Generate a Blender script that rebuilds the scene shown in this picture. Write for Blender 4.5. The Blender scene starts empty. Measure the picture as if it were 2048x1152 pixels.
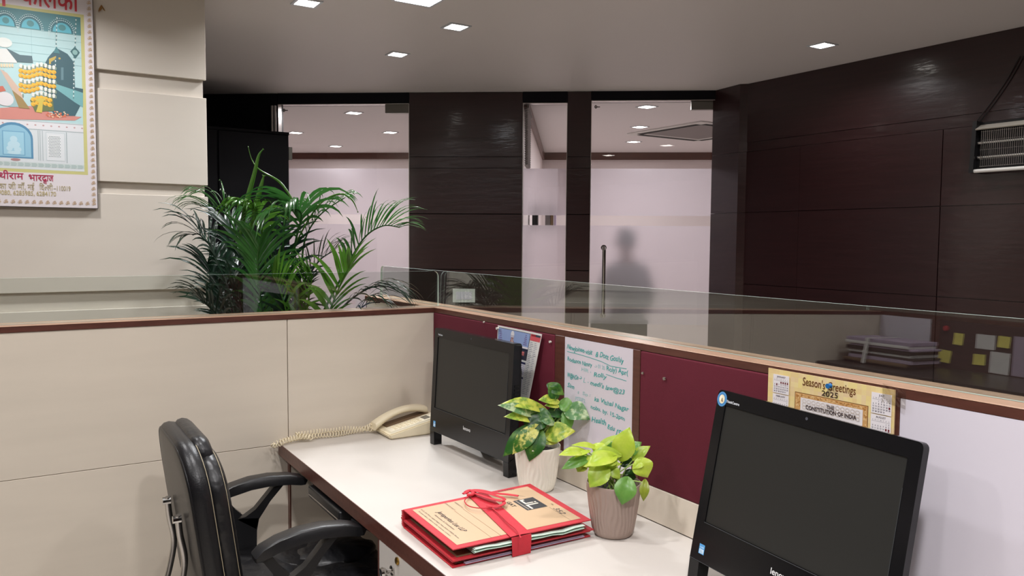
import bpy, bmesh, math, random
from mathutils import Vector, Matrix

S = bpy.context.scene
C = S.collection
rnd = random.Random(7)

# ------------------------------------------------------------------ camera
F_PX = 1563.0
YAW, PITCH, ROLL = 0.5626044, 0.0620000, 0.0071951
CAM = Vector((-1.341, -2.683, 1.458))
_d = Vector((math.sin(YAW) * math.cos(PITCH), math.cos(YAW) * math.cos(PITCH), -math.sin(PITCH)))
_r = Vector((math.cos(YAW), -math.sin(YAW), 0))
_u = _r.cross(_d)
_r2 = math.cos(ROLL) * _r + math.sin(ROLL) * _u
_u2 = -math.sin(ROLL) * _r + math.cos(ROLL) * _u
cd = bpy.data.cameras.new('camera')
cam = bpy.data.objects.new('camera', cd)
C.objects.link(cam)
cam.matrix_world = Matrix((( _r2.x, _u2.x, -_d.x, CAM.x), (_r2.y, _u2.y, -_d.y, CAM.y), (_r2.z, _u2.z, -_d.z, CAM.z), (0, 0, 0, 1)))
cd.sensor_width = 36.0
cd.lens = F_PX / 2048 * 36.0
cd.clip_start = 0.02
S.camera = cam

# ------------------------------------------------------------------ world, view
w = bpy.data.worlds.new('world')
S.world = w
w.use_nodes = True
w.node_tree.nodes['Background'].inputs[0].default_value = (0.9, 0.93, 1, 1)
w.node_tree.nodes['Background'].inputs[1].default_value = 0.05
S.view_settings.view_transform = 'Standard'
S.view_settings.look = 'None'
S.view_settings.gamma = 1.0
S.view_settings.use_curve_mapping = False
S.view_settings.exposure = 0.0
S.cycles.max_bounces = 10
S.cycles.transparent_max_bounces = 16
S.cycles.sample_clamp_indirect = 6.0
S.cycles.use_denoising = True

LIGHT_GAIN = 0.64
WARM = (1.0, 0.98, 0.985)
COOL = (0.93, 0.96, 1.0)


def ray(x, y):
    """direction of the photograph's ray through pixel (x, y)"""
    return (_r2 * ((x - 1024) / F_PX) - _u2 * ((y - 576) / F_PX) + _d)


def at(x, y, axis, val):
    """point of a real plane (axis = val) seen at pixel (x, y)"""
    d = ray(x, y)
    return CAM + d * ((val - CAM[axis]) / d[axis])


def dep(x, y, depth):
    return CAM + ray(x, y) * depth


# ------------------------------------------------------------------ materials
def lin(c):
    if isinstance(c, str):
        c = tuple(int(c[i:i + 2], 16) for i in (0, 2, 4))
    out = []
    for v in c:
        v = v / 255.0
        out.append(v / 12.92 if v <= 0.04045 else ((v + 0.055) / 1.055) ** 2.4)
    return tuple(out)


M = {}


def mat(name, col, rough=0.5, metal=0.0, var=0.0, vscale=(3, 3, 3), col2=None, bump=0.0, bscale=(60, 60, 60),
        coat=0.0, spec=0.5, coat_rough=0.05, detail=6.0, trans=0.0, sub=0.0):
    m = bpy.data.materials.new(name)
    m.use_nodes = True
    nt = m.node_tree
    b = nt.nodes['Principled BSDF']
    c = lin(col)
    b.inputs['Base Color'].default_value = (*c, 1)
    b.inputs['Roughness'].default_value = rough
    b.inputs['Metallic'].default_value = metal
    b.inputs['Specular IOR Level'].default_value = spec
    b.inputs['Coat Weight'].default_value = coat
    b.inputs['Coat Roughness'].default_value = coat_rough
    if trans:
        b.inputs['Transmission Weight'].default_value = trans
    tc = nt.nodes.new('ShaderNodeTexCoord')
    if var or col2:
        mp = nt.nodes.new('ShaderNodeMapping')
        mp.inputs['Scale'].default_value = vscale
        nt.links.new(tc.outputs['Object'], mp.inputs[0])
        n = nt.nodes.new('ShaderNodeTexNoise')
        n.inputs['Scale'].default_value = 1.0
        n.inputs['Detail'].default_value = detail
        nt.links.new(mp.outputs[0], n.inputs['Vector'])
        r = nt.nodes.new('ShaderNodeValToRGB')
        r.color_ramp.elements[0].position = 0.3
        r.color_ramp.elements[1].position = 0.7
        c2 = lin(col2) if col2 else tuple(v * (1 - var) for v in c)
        r.color_ramp.elements[0].color = (*c2, 1)
        r.color_ramp.elements[1].color = (*c, 1)
        nt.links.new(n.outputs['Fac'], r.inputs[0])
        nt.links.new(r.outputs[0], b.inputs['Base Color'])
    if bump:
        mp2 = nt.nodes.new('ShaderNodeMapping')
        mp2.inputs['Scale'].default_value = bscale
        nt.links.new(tc.outputs['Object'], mp2.inputs[0])
        n2 = nt.nodes.new('ShaderNodeTexNoise')
        n2.inputs['Scale'].default_value = 1.0
        n2.inputs['Detail'].default_value = 3.0
        nt.links.new(mp2.outputs[0], n2.inputs['Vector'])
        bp = nt.nodes.new('ShaderNodeBump')
        bp.inputs['Strength'].default_value = bump
        bp.inputs['Distance'].default_value = 0.01
        nt.links.new(n2.outputs['Fac'], bp.inputs['Height'])
        nt.links.new(bp.outputs[0], b.inputs['Normal'])
        if coat:
            nt.links.new(bp.outputs[0], b.inputs['Coat Normal'])
    M[name] = m
    return m


mat('cream_laminate', (222, 211, 195), 0.42, var=0.07, vscale=(1.5, 1.5, 12), spec=0.35)
mat('cream_wall', (216, 208, 197), 0.5, var=0.04, vscale=(2, 2, 9), spec=0.3)
mat('desk_laminate', (207, 201, 194), 0.33, var=0.05, vscale=(4, 2, 2), spec=0.4)
mat('wood_trim', (98, 58, 48), 0.35, var=0.35, vscale=(6, 6, 90), spec=0.5, bump=0.05)
mat('wood_trim_side', (98, 58, 48), 0.35, var=0.35, vscale=(14, 14, 90), spec=0.5)
mat('cap_top_glare', (182, 146, 122), 0.3, var=0.2, vscale=(10, 10, 10), spec=0.5)  # trim wood with the glare on its upper face painted in as lighter brown
mat('dark_wood', (47, 23, 24), 0.3, var=0.35, vscale=(2.5, 2.5, 60), coat=0.35, coat_rough=0.1, bump=0.13, bscale=(6, 6, 26))
mat('black_wood', (9, 8, 17), 0.45, spec=0.2, var=0.2, vscale=(2.5, 2.5, 50), coat=0.0, bump=0.05, bscale=(6, 6, 26))
mat('ceiling_paint', (214, 207, 204), 0.5, var=0.03, vscale=(1, 1, 1), spec=0.3)
mat('office_ceiling', (236, 230, 230), 0.7)
mat('office_wall', (240, 229, 228), 0.6, var=0.03)
mat('floor_tile', (206, 198, 188), 0.35, var=0.2, vscale=(2, 2, 2))
mat('maroon_fabric', (98, 33, 47), 0.75, var=0.12, vscale=(5, 5, 5), bump=0.15, bscale=(900, 900, 900), spec=0.2)
mat('whiteboard', (222, 216, 226), 0.3, var=0.02, spec=0.45)
mat('black_gloss', (18, 18, 20), 0.18, spec=0.35)
mat('black_matte', (28, 28, 29), 0.5, spec=0.35)
mat('screen_off', (38, 38, 36), 0.38, spec=0.35)
mat('black_leather', (20, 20, 23), 0.36, spec=0.5, bump=0.08, bscale=(260, 260, 260), var=0.3, vscale=(12, 12, 12))
mat('black_leather_soft', (17, 17, 20), 0.38, spec=0.55, bump=0.9, bscale=(14, 9, 14))
mat('black_plastic', (26, 26, 28), 0.34, spec=0.5, bump=0.1, bscale=(500, 500, 500))
mat('grey_plastic', (58, 60, 63), 0.45, spec=0.4)
mat('stitch', (170, 158, 132), 0.7)
mat('steel', (196, 193, 190), 0.25, metal=1.0)
mat('chrome', (205, 203, 200), 0.1, metal=1.0)
mat('brushed_steel', (120, 118, 112), 0.35, metal=1.0, bump=0.1, bscale=(20, 20, 300))
mat('phone_plastic', (238, 226, 196), 0.38, spec=0.45)
mat('phone_key', (236, 228, 204), 0.4)
mat('phone_lcd', (104, 100, 92), 0.25)
mat('dark_gap', (12, 11, 11), 0.8)
mat('folder_red', (196, 50, 60), 0.55, spec=0.35, var=0.1, vscale=(20, 20, 20), bump=0.15, bscale=(700, 700, 700))
mat('ribbon_red', (206, 40, 56), 0.6, var=0.12, vscale=(30, 30, 30), bump=0.3, bscale=(900, 900, 900))
mat('kraft', (226, 196, 152), 0.6, var=0.06, vscale=(9, 9, 9))
mat('kraft_dark', (122, 98, 72), 0.65, var=0.1, vscale=(9, 9, 9))
mat('paper_green', (206, 228, 214), 0.7)
mat('paper_lilac', (176, 160, 180), 0.7)
mat('paper_white', (228, 226, 222), 0.65)
mat('pot_white', (240, 234, 220), 0.45, spec=0.4)
mat('pot_taupe', (164, 144, 134), 0.45, spec=0.4)
mat('soil', (26, 18, 14), 0.9, bump=1.0, bscale=(90, 90, 90))
mat('stem_green', (150, 172, 96), 0.5)
mat('switch_white', (214, 216, 208), 0.35)
mat('heater_black', (18, 18, 20), 0.35)
mat('heater_silver', (200, 194, 182), 0.35, metal=0.2)
mat('tube_glass', (215, 212, 205), 0.15, spec=0.8)
mat('brass', (176, 140, 70), 0.3, metal=1.0)
mat('pin_blue', (40, 120, 190), 0.3, trans=0.2)
mat('pin_white', (225, 220, 210), 0.3)
mat('note_yellow', (236, 224, 110), 0.7)
mat('poster_edge', (92, 84, 80), 0.5)
mat('dried', (150, 110, 60), 0.8)
mat('blind', (120, 112, 110), 0.5)
mat('sofa_black', (22, 24, 24), 0.4)
mat('shirt_dark', (48, 46, 50), 0.8)
mat('skin', (150, 104, 80), 0.6)
mat('hair', (20, 17, 15), 0.6)
mat('trouser', (34, 34, 40), 0.8)
mat('wire_black', (14, 14, 16), 0.5)
mat('silver_label', (200, 204, 210), 0.3)
mat('edge_glass_highlight', (226, 244, 234), 0.12, spec=0.9)  # near-white base colour paints in the bright highlight along the pane edges
mat('tape', (180, 170, 160), 0.2, trans=0.75)
mat('palm_trunk', (120, 128, 70), 0.6, var=0.3, vscale=(20, 20, 40))
mat('board_brown', (66, 38, 38), 0.8)
mat('counter_dark', (58, 52, 48), 0.35, var=0.3, vscale=(8, 3, 8))


def leaf_mat(name, a, b, scale=26.0, thr=0.5, soft=0.06, rough=0.36, tl=0.3):
    m = bpy.data.materials.new(name)
    m.use_nodes = True
    nt = m.node_tree
    bs = nt.nodes['Principled BSDF']
    bs.inputs['Roughness'].default_value = rough
    tc = nt.nodes.new('ShaderNodeTexCoord')
    mp = nt.nodes.new('ShaderNodeMapping')
    mp.inputs['Scale'].default_value = (scale, scale, scale * 1.0)
    nt.links.new(tc.outputs['Object'], mp.inputs[0])
    n = nt.nodes.new('ShaderNodeTexNoise')
    n.inputs['Scale'].default_value = 1.0
    n.inputs['Detail'].default_value = 5.0
    n.inputs['Roughness'].default_value = 0.6
    nt.links.new(mp.outputs[0], n.inputs['Vector'])
    r = nt.nodes.new('ShaderNodeValToRGB')
    r.color_ramp.elements[0].position = thr - soft
    r.color_ramp.elements[1].position = thr + soft
    r.color_ramp.elements[0].color = (*lin(a), 1)
    r.color_ramp.elements[1].color = (*lin(b), 1)
    nt.links.new(n.outputs['Fac'], r.inputs[0])
    nt.links.new(r.outputs[0], bs.inputs['Base Color'])
    t = nt.nodes.new('ShaderNodeBsdfTranslucent')
    nt.links.new(r.outputs[0], t.inputs[0])
    mx = nt.nodes.new('ShaderNodeMixShader')
    mx.inputs[0].default_value = tl
    nt.links.new(bs.outputs[0], mx.inputs[1])
    nt.links.new(t.outputs[0], mx.inputs[2])
    nt.links.new(mx.outputs[0], nt.nodes['Material Output'].inputs[0])
    M[name] = m


leaf_mat('leaf_green', (46, 98, 36), (128, 168, 64), thr=0.58, soft=0.12)
leaf_mat('leaf_variegated', (66, 120, 44), (224, 222, 120), thr=0.5, soft=0.05, scale=40)
leaf_mat('leaf_yellow', (120, 158, 48), (214, 220, 92), thr=0.47, soft=0.08, scale=34)
leaf_mat('leaf_dark', (28, 66, 26), (60, 110, 44), thr=0.55, soft=0.1)
leaf_mat('leaf_silver', (92, 140, 84), (190, 208, 160), thr=0.52, soft=0.06, scale=44)
leaf_mat('leaf_lime', (176, 206, 52), (214, 226, 96), thr=0.5, soft=0.15, scale=18)
leaf_mat('leaf_lime2', (156, 190, 60), (196, 214, 90), thr=0.5, soft=0.15, scale=18)
leaf_mat('leaf_olive', (120, 138, 40), (168, 176, 60), thr=0.5, soft=0.15, scale=18)
leaf_mat('leaf_mid', (92, 150, 62), (130, 176, 84), thr=0.5, soft=0.15, scale=18)
leaf_mat('palm_a', (34, 76, 34), (60, 112, 48), thr=0.5, soft=0.2, scale=4, rough=0.24)
leaf_mat('palm_b', (58, 104, 36), (92, 140, 46), thr=0.5, soft=0.2, scale=4, rough=0.26)
leaf_mat('palm_c', (14, 34, 25), (28, 60, 38), thr=0.5, soft=0.2, scale=4, rough=0.3, tl=0.12)


def mat_emit(name, col, strength):
    m = bpy.data.materials.new(name)
    m.use_nodes = True
    nt = m.node_tree
    nt.nodes.remove(nt.nodes['Principled BSDF'])
    e = nt.nodes.new('ShaderNodeEmission')
    e.inputs[0].default_value = (*col, 1)
    e.inputs[1].default_value = strength
    nt.links.new(e.outputs[0], nt.nodes['Material Output'].inputs[0])
    M[name] = m


mat_emit('lamp_glow', (1.0, 0.95, 0.88), 14.0)
mat_emit('lamp_glow_cool', (0.9, 0.95, 1.0), 16.0)


def mat_sheet(name, tint, ior=1.5, gloss_rough=0.0, boost=1.0):
    """one surface of a thin clear pane: tinted see-through plus a Fresnel mirror"""
    m = bpy.data.materials.new(name)
    m.use_nodes = True
    nt = m.node_tree
    nt.nodes.remove(nt.nodes['Principled BSDF'])
    # Schlick's law on the facing ratio: the same from both sides of the sheet
    lw = nt.nodes.new('ShaderNodeLayerWeight')
    lw.inputs['Blend'].default_value = 0.5
    pw = nt.nodes.new('ShaderNodeMath')
    pw.operation = 'POWER'
    pw.inputs[1].default_value = 5.0
    nt.links.new(lw.outputs['Facing'], pw.inputs[0])
    r0 = ((ior - 1) / (ior + 1)) ** 2
    fr = nt.nodes.new('ShaderNodeMath')
    fr.operation = 'MULTIPLY_ADD'
    fr.inputs[1].default_value = 1 - r0
    fr.inputs[2].default_value = r0
    nt.links.new(pw.outputs[0], fr.inputs[0])
    t = nt.nodes.new('ShaderNodeBsdfTransparent')
    t.inputs[0].default_value = (*tint, 1)
    g = nt.nodes.new('ShaderNodeBsdfGlossy')
    g.inputs['Roughness'].default_value = gloss_rough
    g.inputs['Color'].default_value = (boost, boost, boost, 1)
    mx = nt.nodes.new('ShaderNodeMixShader')
    nt.links.new(fr.outputs[0], mx.inputs[0])
    nt.links.new(t.outputs[0], mx.inputs[1])
    nt.links.new(g.outputs[0], mx.inputs[2])
    nt.links.new(mx.outputs[0], nt.nodes['Material Output'].inputs[0])
    M[name] = m


mat_sheet('glass_sheet', (0.90, 0.935, 0.915), 2.0)
mat_sheet('glass_sheet_soft', (0.93, 0.955, 0.94), 1.55)
mat_sheet('tape_film', (0.93, 0.92, 0.9), 1.8, 0.15)
mat_sheet('glass_door', (0.97, 0.97, 0.97), 1.45)


def mat_frost():
    m = bpy.data.materials.new('frosted_film')
    m.use_nodes = True
    nt = m.node_tree
    nt.nodes.remove(nt.nodes['Principled BSDF'])
    rf = nt.nodes.new('ShaderNodeBsdfRefraction')
    rf.inputs['IOR'].default_value = 1.12
    rf.inputs['Roughness'].default_value = 0.75
    rf.inputs['Color'].default_value = (0.86, 0.83, 0.88, 1)
    tr = nt.nodes.new('ShaderNodeBsdfTranslucent')
    tr.inputs[0].default_value = (0.78, 0.75, 0.80, 1)
    mx = nt.nodes.new('ShaderNodeMixShader')
    mx.inputs[0].default_value = 0.3
    nt.links.new(rf.outputs[0], mx.inputs[1])
    nt.links.new(tr.outputs[0], mx.inputs[2])
    nt.links.new(mx.outputs[0], nt.nodes['Material Output'].inputs[0])
    M['frosted_film'] = m


mat_frost()


def mat_print():
    m = bpy.data.materials.new('print_ink')
    m.use_nodes = True
    nt = m.node_tree
    b = nt.nodes['Principled BSDF']
    a = nt.nodes.new('ShaderNodeAttribute')
    a.attribute_name = 'ink'
    b.inputs['Roughness'].default_value = 0.45
    b.inputs['Specular IOR Level'].default_value = 0.35
    nt.links.new(a.outputs['Color'], b.inputs['Base Color'])
    M['print_ink'] = m


mat_print()


# ------------------------------------------------------------------ mesh helpers
def link_mesh(name, me, parent=None, smooth=False, angle=35):
    o = bpy.data.objects.new(name, me)
    C.objects.link(o)
    if len(me.vertices):
        xs = [v.co for v in me.vertices]
        lo = Vector((min(v.x for v in xs), min(v.y for v in xs), min(v.z for v in xs)))
        hi = Vector((max(v.x for v in xs), max(v.y for v in xs), max(v.z for v in xs)))
        c = Vector(((lo.x + hi.x) / 2, (lo.y + hi.y) / 2, lo.z))
        me.transform(Matrix.Translation(-c))
        o.location = c
    if smooth:
        me.polygons.foreach_set('use_smooth', [True] * len(me.polygons))
        try:
            me.set_sharp_from_angle(angle=math.radians(angle))
        except Exception:
            pass
    if parent is not None:
        o.parent = parent
        o.matrix_parent_inverse = Matrix.Translation(-wloc(parent))
    return o


def wloc(o):
    # every object is unrotated, so its world place is its stored place
    return o.location.copy()


class B:
    """collects shapes in world coordinates and links them as one mesh"""

    def __init__(self):
        self.bm = bmesh.new()
        self.mats = []
        self.cur = 0

    def use(self, m):
        if m not in self.mats:
            self.mats.append(m)
        self.cur = self.mats.index(m)
        return self

    def _tag(self, faces):
        for f in faces:
            f.material_index = self.cur

    def box(self, lo, hi, bevel=0.0, seg=2, rot=None, piv=None):
        vs = []
        for z in (lo[2], hi[2]):
            for x, y in ((lo[0], lo[1]), (hi[0], lo[1]), (hi[0], hi[1]), (lo[0], hi[1])):
                p = Vector((x, y, z))
                vs.append(self.bm.verts.new(p))
        idx = ((3, 2, 1, 0), (4, 5, 6, 7), (0, 1, 5, 4), (1, 2, 6, 5), (2, 3, 7, 6), (3, 0, 4, 7))
        fs = [self.bm.faces.new([vs[i] for i in q]) for q in idx]
        self._tag(fs)
        if bevel:
            es = list({e for f in fs for e in f.edges})
            r = bmesh.ops.bevel(self.bm, geom=es, offset=bevel, segments=seg, profile=0.5, affect='EDGES', clamp_overlap=True)
            self._tag(r['faces'])
            vs = list({v for f in r['faces'] for v in f.verts} | {v for v in vs if v.is_valid})
        if rot is not None:
            bmesh.ops.transform(self.bm, matrix=Matrix.Translation(piv) @ rot @ Matrix.Translation(-Vector(piv)), verts=vs)
        return self

    def hexa(self, pts):
        """8 points: 4 bottom ring, 4 top ring"""
        vs = [self.bm.verts.new(p) for p in pts]
        idx = ((3, 2, 1, 0), (4, 5, 6, 7), (0, 1, 5, 4), (1, 2, 6, 5), (2, 3, 7, 6), (3, 0, 4, 7))
        self._tag([self.bm.faces.new([vs[i] for i in q]) for q in idx])
        return self

    def prism(self, pts, vec, cap=True):
        """polygon pts (3D) pushed along vec"""
        vec = Vector(vec)
        a = [self.bm.verts.new(p) for p in pts]
        b = [self.bm.verts.new(Vector(p) + vec) for p in pts]
        n = len(a)
        fs = [self.bm.faces.new((a[i], a[(i + 1) % n], b[(i + 1) % n], b[i])) for i in range(n)]
        if cap:
            fs.append(self.bm.faces.new(list(reversed(a))))
            fs.append(self.bm.faces.new(b))
        self._tag(fs)
        return self

    def tube(self, pts, r, n=8, cap=True, flat=1.0, up=None):
        pts = [Vector(p) for p in pts]
        rs = r if isinstance(r, (list, tuple)) else [r] * len(pts)
        rings = []
        prev = None
        for i, p in enumerate(pts):
            if i == 0:
                t = pts[1] - p
            elif i == len(pts) - 1:
                t = p - pts[i - 1]
            else:
                t = pts[i + 1] - pts[i - 1]
            if t.length < 1e-9:
                t = Vector((0, 0, 1))
            t.normalize()
            if up is not None:
                a = t.cross(Vector(up))
                if a.length < 1e-4:
                    a = t.orthogonal()
            elif prev is None:
                a = t.orthogonal()
            else:
                a = prev - t * prev.dot(t)
                if a.length < 1e-5:
                    a = t.orthogonal()
            a.normalize()
            prev = a
            bb = t.cross(a)
            rings.append([self.bm.verts.new(p + (a * math.cos(2 * math.pi * k / n) + bb * flat * math.sin(2 * math.pi * k / n)) * rs[i]) for k in range(n)])
        fs = []
        for i in range(len(rings) - 1):
            for k in range(n):
                fs.append(self.bm.faces.new((rings[i][k], rings[i][(k + 1) % n], rings[i + 1][(k + 1) % n], rings[i + 1][k])))
        if cap:
            fs.append(self.bm.faces.new(list(reversed(rings[0]))))
            fs.append(self.bm.faces.new(rings[-1]))
        self._tag(fs)
        return self

    def lathe(self, c, prof, n=32, wob=None, axis='z'):
        """prof: list of (radius, height)"""
        rings = []
        for r, h in prof:
            ring = []
            for k in range(n):
                a = 2 * math.pi * k / n
                rr = r + (wob(a, h, r) if wob else 0)
                if axis == 'z':
                    p = Vector((c[0] + rr * math.cos(a), c[1] + rr * math.sin(a), c[2] + h))
                elif axis == 'x':
                    p = Vector((c[0] + h, c[1] + rr * math.cos(a), c[2] + rr * math.sin(a)))
                else:
                    p = Vector((c[0] + rr * math.cos(a), c[1] + h, c[2] + rr * math.sin(a)))
                ring.append(self.bm.verts.new(p))
            rings.append(ring)
        fs = []
        for i in range(len(rings) - 1):
            for k in range(n):
                fs.append(self.bm.faces.new((rings[i][k], rings[i][(k + 1) % n], rings[i + 1][(k + 1) % n], rings[i + 1][k])))
        fs.append(self.bm.faces.new(list(reversed(rings[0]))))
        fs.append(self.bm.faces.new(rings[-1]))
        self._tag(fs)
        return self

    def grid(self, rows):
        """rows of 3D points, open surface"""
        vv = [[self.bm.verts.new(p) for p in r] for r in rows]
        fs = []
        for i in range(len(vv) - 1):
            for k in range(len(vv[0]) - 1):
                fs.append(self.bm.faces.new((vv[i][k], vv[i][k + 1], vv[i + 1][k + 1], vv[i + 1][k])))
        self._tag(fs)
        return self

    def slab(self, rows, vec):
        """grid with thickness"""
        vec = Vector(vec)
        top = [[self.bm.verts.new(Vector(p) + vec) for p in r] for r in rows]
        bot = [[self.bm.verts.new(p) for p in r] for r in rows]
        fs = []
        R, K = len(rows), len(rows[0])
        for i in range(R - 1):
            for k in range(K - 1):
                fs.append(self.bm.faces.new((top[i][k], top[i][k + 1], top[i + 1][k + 1], top[i + 1][k])))
                fs.append(self.bm.faces.new((bot[i][k], bot[i + 1][k], bot[i + 1][k + 1], bot[i][k + 1])))
        for i in range(R - 1):
            fs.append(self.bm.faces.new((top[i][0], top[i + 1][0], bot[i + 1][0], bot[i][0])))
            fs.append(self.bm.faces.new((top[i][-1], bot[i][-1], bot[i + 1][-1], top[i + 1][-1])))
        for k in range(K - 1):
            fs.append(self.bm.faces.new((top[0][k], bot[0][k], bot[0][k + 1], top[0][k + 1])))
            fs.append(self.bm.faces.new((top[-1][k], top[-1][k + 1], bot[-1][k + 1], bot[-1][k])))
        self._tag(fs)
        return self

    def build(self, name, mname=None, parent=None, smooth=False, angle=35):
        bmesh.ops.recalc_face_normals(self.bm, faces=self.bm.faces[:])
        me = bpy.data.meshes.new(name)
        self.bm.to_mesh(me)
        self.bm.free()
        if self.mats:
            for m in self.mats:
                me.materials.append(M[m])
        elif mname:
            me.materials.append(M[mname])
        return link_mesh(name, me, parent, smooth, angle)


def thing(name, loc, label, cat, group=None):
    o = bpy.data.objects.new(name, None)
    o.empty_display_size = 0.05
    C.objects.link(o)
    o.location = loc
    o['label'] = label
    o['category'] = cat
    if group:
        o['group'] = group
    return o


def tag(o, label, cat, group=None):
    o['label'] = label
    o['category'] = cat
    if group:
        o['group'] = group
    return o


def struct(o):
    o['kind'] = 'structure'
    return o


def sroot(name, loc=(0, 0, 0)):
    o = bpy.data.objects.new(name, None)
    o.empty_display_size = 0.05
    C.objects.link(o)
    o.location = loc
    o['kind'] = 'structure'
    return o


def simple_box(name, lo, hi, m, parent=None, bevel=0.0, seg=2):
    return B().box(lo, hi, bevel, seg).build(name, m, parent, smooth=bevel > 0)


# ------------------------------------------------------------------ flat print
_glyph = {}


def glyphs(s, res=3, shear=0.0):
    k = (s, shear)
    if k in _glyph:
        return _glyph[k]
    cu = bpy.data.curves.new('t', 'FONT')
    cu.body = s
    cu.resolution_u = res
    cu.shear = shear
    ob = bpy.data.objects.new('t', cu)
    C.objects.link(ob)
    dg = bpy.context.evaluated_depsgraph_get()
    me = bpy.data.meshes.new_from_object(ob.evaluated_get(dg))
    vs = [(v.co.x, v.co.y) for v in me.vertices]
    fs = [tuple(p.vertices) for p in me.polygons]
    bpy.data.objects.remove(ob)
    bpy.data.curves.remove(cu)
    bpy.data.meshes.remove(me)
    if vs:
        x0 = min(v[0] for v in vs)
        x1 = max(v[0] for v in vs)
    else:
        x0, x1 = 0, 0.3
    _glyph[k] = (vs, fs, x0, x1)
    return _glyph[k]


class Ink:
    """flat print lying on a plane O + U*u + V*v, all in one mesh"""

    def __init__(self, O, U, V, N=None, step=0.00012, warp=None):
        self.O, self.U, self.V = Vector(O), Vector(U).normalized(), Vector(V).normalized()
        self.N = Vector(N).normalized() if N else self.U.cross(self.V).normalized()
        self.vs, self.fs, self.cs = [], [], []
        self.step = step
        self.warp = warp
        self.pale = 0.0
        self.nudge = 0.0

    def P(self, u, v, l):
        p = self.O + self.U * u + self.V * v
        if self.warp:
            p = self.warp(u, v)
        return p + self.N * (0.0003 + l * self.step + self.nudge)

    def poly(self, pts, col, l=1):
        self.nudge += 1.2e-6     # later ink lies a hair above earlier ink
        b = len(self.vs)
        self.vs += [self.P(u, v, l) for u, v in pts]
        self.fs.append(tuple(range(b, b + len(pts))))
        self.cs.append(lin(tuple(c * (1 - self.pale) + 222 * self.pale for c in col)))

    def rect(self, u0, v0, u1, v1, col, l=1):
        self.poly([(u0, v0), (u1, v0), (u1, v1), (u0, v1)], col, l)

    def ell(self, u, v, ru, rv, col, l=1, n=18, a0=0, a1=360):
        pts = [(u + ru * math.cos(math.radians(a0 + (a1 - a0) * i / n)), v + rv * math.sin(math.radians(a0 + (a1 - a0) * i / n))) for i in range(n + (0 if a1 - a0 == 360 else 1))]
        self.poly(pts, col, l)

    def line(self, pts, w, col, l=1):
        for (a, b), (c, d) in zip(pts[:-1], pts[1:]):
            L = math.hypot(c - a, d - b) or 1e-9
            nx, ny = -(d - b) / L * w / 2, (c - a) / L * w / 2
            self.poly([(a + nx, b + ny), (a - nx, b - ny), (c - nx, d - ny), (c + nx, d + ny)], col, l)

    def text(self, s, u, v, size, col, l=2, align='L', width=None, shear=0.0, jit=0.0, rot=0.0, clip=None, bold=0.0):
        self.nudge += 1.2e-6
        vs, fs, x0, x1 = glyphs(s, shear=shear)
        sx = size
        if width:
            sx = width / max(1e-6, (x1 - x0))
        off = -x0 * sx
        W = (x1 - x0) * sx
        if align == 'C':
            off -= W / 2
        elif align == 'R':
            off -= W
        ca, sa = math.cos(rot), math.sin(rot)
        c = lin(col)
        for kk, (dx, dy) in enumerate([(0, 0)] if not bold else [(0, 0), (bold, 0), (0, bold), (bold, bold)]):
            b = len(self.vs)
            l += 0.35 * (kk > 0)
            for x, y in vs:
                X, Y = off + x * sx + dx, y * size + dy
                if jit:
                    Y += jit * size * math.sin(X / size * 2.1 + u * 77)
                    X += jit * size * math.sin(Y / size * 3.3 + v * 55)
                self.vs.append(self.P(u + X * ca - Y * sa, v + X * sa + Y * ca, l))
            for f in fs:
                if clip is not None and max(vs[i][0] for i in f) > clip:
                    continue
                self.fs.append(tuple(i + b for i in f))
                self.cs.append(c)
        return W

    def build(self, name, parent=None):
        me = bpy.data.meshes.new(name)
        me.from_pydata(self.vs, [], self.fs)
        at_ = me.color_attributes.new('ink', 'FLOAT_COLOR', 'CORNER')
        i = 0
        buf = []
        for f, c in zip(self.fs, self.cs):
            buf += [c[0], c[1], c[2], 1.0] * len(f)
        at_.data.foreach_set('color', buf)
        me.materials.append(M['print_ink'])
        return link_mesh(name, me, parent)

# ================================================================== LIGHTS (ceiling lamps)
CEIL = 2.48
lamp_spots = [  # x, y, size, watts, colour, label
    (0.464, 1.387, 0.082, 9, WARM, 'small square ceiling downlight nearest the frosted doors, left of centre'),
    (0.469, 0.710, 0.088, 10, WARM, 'square ceiling downlight just right of the largest bright lamp'),
    (-0.254, 0.730, 0.088, 10, WARM, 'square ceiling downlight at the top edge, left of the largest bright lamp'),
    (0.130, 0.395, 0.165, 26, COOL, 'largest and brightest square ceiling lamp, cool white'),
    (2.226, -0.039, 0.088, 7, WARM, 'square ceiling downlight alone on the right, near the dark wood wall'),
]
hidden_spots = [(-0.95, -0.95, 0.12, 15), (-0.95, -2.5, 0.12, 36), (-0.1, -1.75, 0.12, 11), (0.95, -1.3, 0.12, 9), (-2.1, -0.9, 0.12, 16), (-2.1, -2.4, 0.12, 16),
                (1.6, -2.6, 0.12, 9), (-1.3, 0.35, 0.1, 12), (-3.3, -1.4, 0.12, 12), (2.05, -1.15, 0.1, 9)]


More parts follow.
